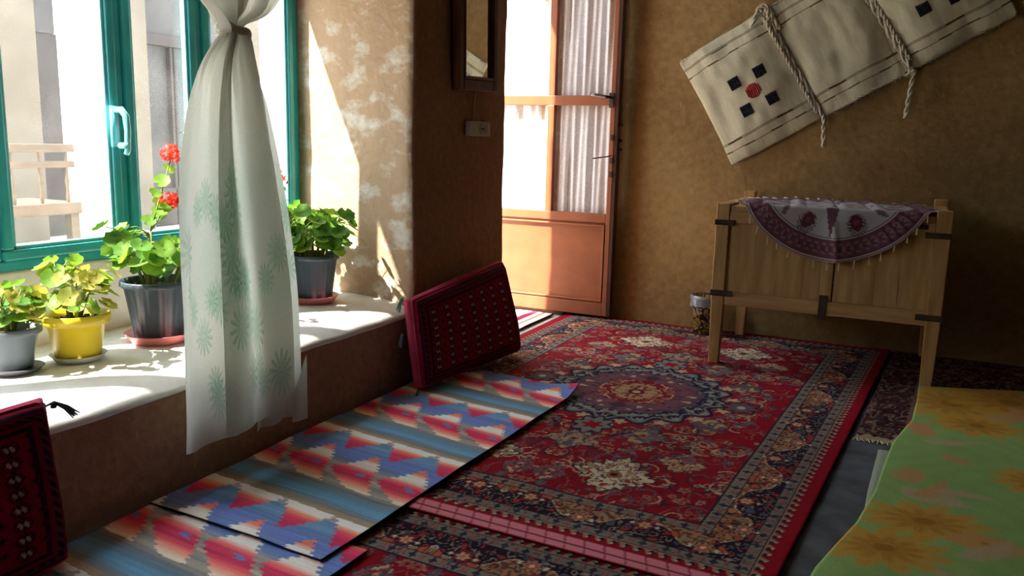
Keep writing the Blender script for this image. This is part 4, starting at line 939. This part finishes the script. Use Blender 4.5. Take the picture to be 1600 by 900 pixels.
# the knot: a soft wrapped band
mb = MB(); n1, n2 = 60, 16
for a in range(n1):
    t = 2*PI*a/n1; cen = Vector((.122+.036*math.cos(t), -.026+.048*math.sin(t), 1.432-.014*math.sin(t)+.006*math.sin(3*t)))
    ra = Vector((math.cos(t), math.sin(t), 0))
    for b_ in range(n2):
        q = 2*PI*b_/n2; rr = .0095*(1+.35*math.sin(3*q+2*t)); mb.v.append(cen+ra*rr*.8*math.cos(q)+Vector((0,0,1))*rr*1.1*math.sin(q))
mb.f = [(a*n2+b_, ((a+1) % n1)*n2+b_, ((a+1) % n1)*n2+(b_+1) % n2, a*n2+(b_+1) % n2) for a in range(n1) for b_ in range(n2)]
M['voile_plain'] = leafmat('plain_voile', (.50, .50, .46), (.58, .58, .53), .3)
mb.build('knot', M['voile_plain'], cu, smooth=True)
lin_ = MB()
U = np.linspace(0, 1, 20); V = np.linspace(0, 1, 30); P = np.array([[(.150+.003*math.sin(5*u), 2.165+.085*u-2.0, .150+.235*v*(.40+.60*u)-.01*u) for u in U] for v in V])
k_ = np.tile(srgb((206,206,196)), P.shape[:2]+(1,)); fl = grid_obj('hem_lining', P, M['voile'], cu, k_); fl['label'] = 'pale inner hem corner'
rod = MB().tube([(.09, 1.2, 2.37), (.09, 2.95, 2.37)], .012, 12).build('curtain_rod', M['darkwood'], smooth=True)
tag(rod, 'thin wooden curtain rod above the window, out of view above the knotted curtain', 'rod')
for y in (1.3, 2.85): MB().tube([(-.02, y, 2.37), (.09, y, 2.37)], .008, 8).build('bracket', M['darkwood'], rod)
# ================================================================== POTTED GERANIUMS
def leaf_geo(mb, base, nrm, up, r, rg):
    """one scalloped, slightly cupped round leaf"""
    n = nrm.normalized(); u = (up-n*up.dot(n)).normalized(); w = n.cross(u); N_ = 18
    vs = [base+n*(-.10*r)]; rings = ((.35, 6), (.7, 0), (1.0, 0))
    for q, (f, _) in enumerate(rings):
        for i in range(N_):
            t = 2*PI*i/N_; notch = 1-.45*math.exp(-((t-PI)/.28)**2)*f; sc = 1+(.075 if f == 1 else .02)*math.cos(7*t)
            rad = r*f*sc*notch; z = r*(.16*f*f)+r*.05*math.cos(7*t)*f-.1*r*(1-f)
            vs.append(base+u*rad*math.cos(t)+w*rad*math.sin(t)+n*z)
    fs = [(0, 1+i, 1+(i+1) % N_) for i in range(N_)]
    for q in range(2): fs += [(1+q*N_+i, 1+(q+1)*N_+i, 1+(q+1)*N_+(i+1) % N_, 1+q*N_+(i+1) % N_) for i in range(N_)]
    mb.add(vs, fs)
def pot_prof(R0, R1, h, lip=.008, lh=.022):
    return [(0, .0), (R0, 0), (R0+.002, .004), (R1-.004, h-lh), (R1+lip*.6, h-lh+.001), (R1+lip, h-lh+.004), (R1+lip, h-.003), (R1+lip-.002, h), (R1+lip-.006, h), (R1-.004, h-.02), (R0-.004, .008), (0, .008)]
def geranium(loc, R0, R1, h, pm, label, nl, spread, height, seed, lm=('leaf', 'leaf_d'), rib=0, flowers=(), lr=.032, ns=7, lip=.008, lh=.022, pot_label=None, lean=(0, 0)):
    root = empty('potted_geranium', loc); tag(root, label, 'potted plant', 'potted geraniums on the window sill'); rg = random.Random(seed)
    mb = MB(); mb.lathe(pot_prof(R0, R1, h, lip, lh), 120 if rib else 48, rib=rib, ribn=rib and 26); mb.build('pot', pm, root, smooth=True)
    mb = MB(); mb.lathe([(0, h-.028), (R1*.5, h-.022), (R1-.010, h-.028)], 32)
    for _ in range(50):
        a, q = rg.uniform(0, 2*PI), rg.uniform(0, R1-.02); s = rg.uniform(.003, .007); x, y = q*math.cos(a), q*math.sin(a); mb.box((x-s, y-s, h-.03), (x+s, y+s, h-.022+s))
    mb.build('soil', M['soil'], root)
    stems = MB(); lv = [MB() for _ in lm]; tips = []
    for i in range(ns):
        a = 2*PI*i/ns+rg.uniform(-.4, .4); q = rg.uniform(0, R1*.5); b = Vector((q*math.cos(a), q*math.sin(a), h-.03)); hh_ = height*rg.uniform(.55, 1); o_ = spread*rg.uniform(.25, .6)
        t = Vector((b.x+o_*math.cos(a)+lean[0], b.y+o_*math.sin(a)+lean[1], h+hh_)); mid = b.lerp(t, .5)+Vector((rg.uniform(-.01,.01), rg.uniform(-.01,.01), .015))
        stems.tube([b, b.lerp(mid, .6), mid, mid.lerp(t, .6), t], [.006, .0055, .005, .0045, .004], 7); tips.append((b, mid, t, a))
    for j in range(nl):
        b, mid, t, a = tips[j % ns]; f = rg.uniform(.25, 1.0); o0 = (mid.lerp(t, (f-.5)*2) if f > .5 else b.lerp(mid, f*2)); aa = a+rg.uniform(-1.9, 1.9); ln = spread*rg.uniform(.25, .75)
        e = o0+Vector((ln*math.cos(aa), ln*math.sin(aa), rg.uniform(-.2, .55)*ln+.01)); rx = math.hypot(e.x, e.y)
        if rx > spread+R1: e.x *= (spread+R1)/rx; e.y *= (spread+R1)/rx
        if loc[0]+e.x < -.585: e.x = -.585-loc[0]+rg.uniform(0, .02)
        if loc[1]+e.y > 3.12: e.y = 3.12-loc[1]-rg.uniform(0, .03)
        e.z = max(e.z, h*.55); mm = o0.lerp(e, .5)+Vector((0, 0, .018)); stems.tube([o0, mm, e], [.0022, .0018, .0016], 5)
        nr = Vector((math.cos(aa)*.6+rg.uniform(-.4,.4), math.sin(aa)*.6+rg.uniform(-.4,.4), rg.uniform(.35, 1.1))); leaf_geo(lv[rg.randrange(len(lm))], e, nr, Vector((math.cos(aa), math.sin(aa), .1)), lr*rg.uniform(.65, 1.2), rg)
    stems.build('stems', M['stem'], root, smooth=True)
    for mm, name in zip(lv, lm): mm.build('foliage', M[name], root, smooth=True)
    for (fx, fy, fz, fr_) in flowers:
        top = Vector((fx-loc[0], fy-loc[1], fz-loc[2])); b = min((t for _, _, t, _ in tips), key=lambda q: (q-top).length) ; b = b.copy()
        mb = MB()
        for _ in range(26):
            d = Vector((rg.gauss(0, 1), rg.gauss(0, 1), rg.gauss(.3, .8))).normalized(); c = top+d*fr_*rg.uniform(.6, 1)*Vector((1, 1, .7)).length/1.55
            for p_ in range(5):
                ux = d.orthogonal().normalized(); wx = d.cross(ux); t = 2*PI*p_/5; pd = ux*math.cos(t)+wx*math.sin(t); leafc = c+pd*.006+d*.002; s1 = d.cross(pd)*.0045
                mb.add([c, leafc+s1, c+pd*.014+s1*.6+d*.003, c+pd*.014-s1*.6+d*.003, leafc-s1], [(0,1,2,3,4)])
        lf = MB()
        for q_ in range(4):
            e0 = b.lerp(top, .35+.15*q_)+Vector((rg.uniform(-.015,.03), rg.uniform(-.035,.02), 0)); leaf_geo(lf, e0, Vector((rg.uniform(.3,.8), rg.uniform(-.6,0), .6)), Vector((0, 1, .1)), lr*rg.uniform(.6, .85), rg)
        lf.build('foliage', M['leaf'], root, smooth=True)
        fo = mb.build('flower_head', M['petal'], root); s2 = MB(); s2.tube([b, b.lerp(top, .5)+Vector((.01, 0, .01)), top-Vector((0,0,fr_*.5))], [.003, .0025, .002], 6); s2.build('flower_stalk', M['stem'], fo, smooth=True)
    return root
def saucer(loc, R, h, m, label):
    mb = MB(); mb.lathe([(0, 0), (R*.82, 0), (R, h), (R+.002, h+.001), (R-.003, h+.001), (R*.82-.002, .0115), (0, .0115)], 48); o = mb.build('plant_saucer', m, smooth=True); o.location = loc
    tag(o, label, 'saucer', 'saucers under the potted geraniums'); return o
SZ = .4045
saucer((-.343, 2.055, SZ), .114, .030, M['sauce_red'], 'coral red saucer under the dark pot left of the curtain')
geranium((-.343, 2.055, SZ+.012), .078, .112, .205, M['pot_dark'], 'geranium with red flowers in a ribbed dark slate pot, half behind the curtain', 70, .13, .17, 11, rib=.012, lr=.036, ns=8,
    flowers=((-.42, 2.209, 1.05, .036), (-.40, 2.178, .885, .034)), pot_label='ribbed')
saucer((-.350, 2.905, SZ), .110, .028, M['sauce_red'], 'coral red saucer under the bushy geranium in the sill corner')
geranium((-.350, 2.905, SZ+.012), .080, .108, .200, M['pot_dark'], 'bushy bright green geranium in a ribbed dark pot in the sill corner', 150, .15, .19, 5, ('leaf', 'leaf_d'), rib=.012, lr=.034, ns=10)
saucer((-.46, 2.66, SZ), .085, .016, M['sauce_white'], 'pale saucer mostly hidden behind the curtain, next to the corner pot')
geranium((-.46, 2.66, SZ+.012), .060, .088, .215, M['pot_grey'], 'geranium in a small grey pot mostly hidden behind the right edge of the curtain', 44, .10, .20, 8, lr=.030, ns=6, flowers=((-.45, 2.82, .94, .036),))
saucer((-.357, 1.745, SZ), .082, .018, M['sauce_white'], 'white saucer under the yellow pot')
geranium((-.357, 1.745, SZ+.012), .066, .088, .140, M['pot_yellow'], 'geranium with olive and reddish leaves in a bright yellow pot', 62, .11, .15, 3, ('leaf', 'leaf_o'), lr=.030, ns=7, lip=.012, lh=.034)
saucer((-.40, 1.558, SZ), .082, .012, M['sauce_dark'], 'dark saucer under the leftmost pot')
geranium((-.40, 1.558, SZ+.012), .052, .076, .125, M['pot_grey'], 'small geranium in a slate grey pot, leftmost on the sill', 46, .09, .10, 21, ('leaf', 'leaf_o', 'leaf_d'), lr=.028, ns=6)
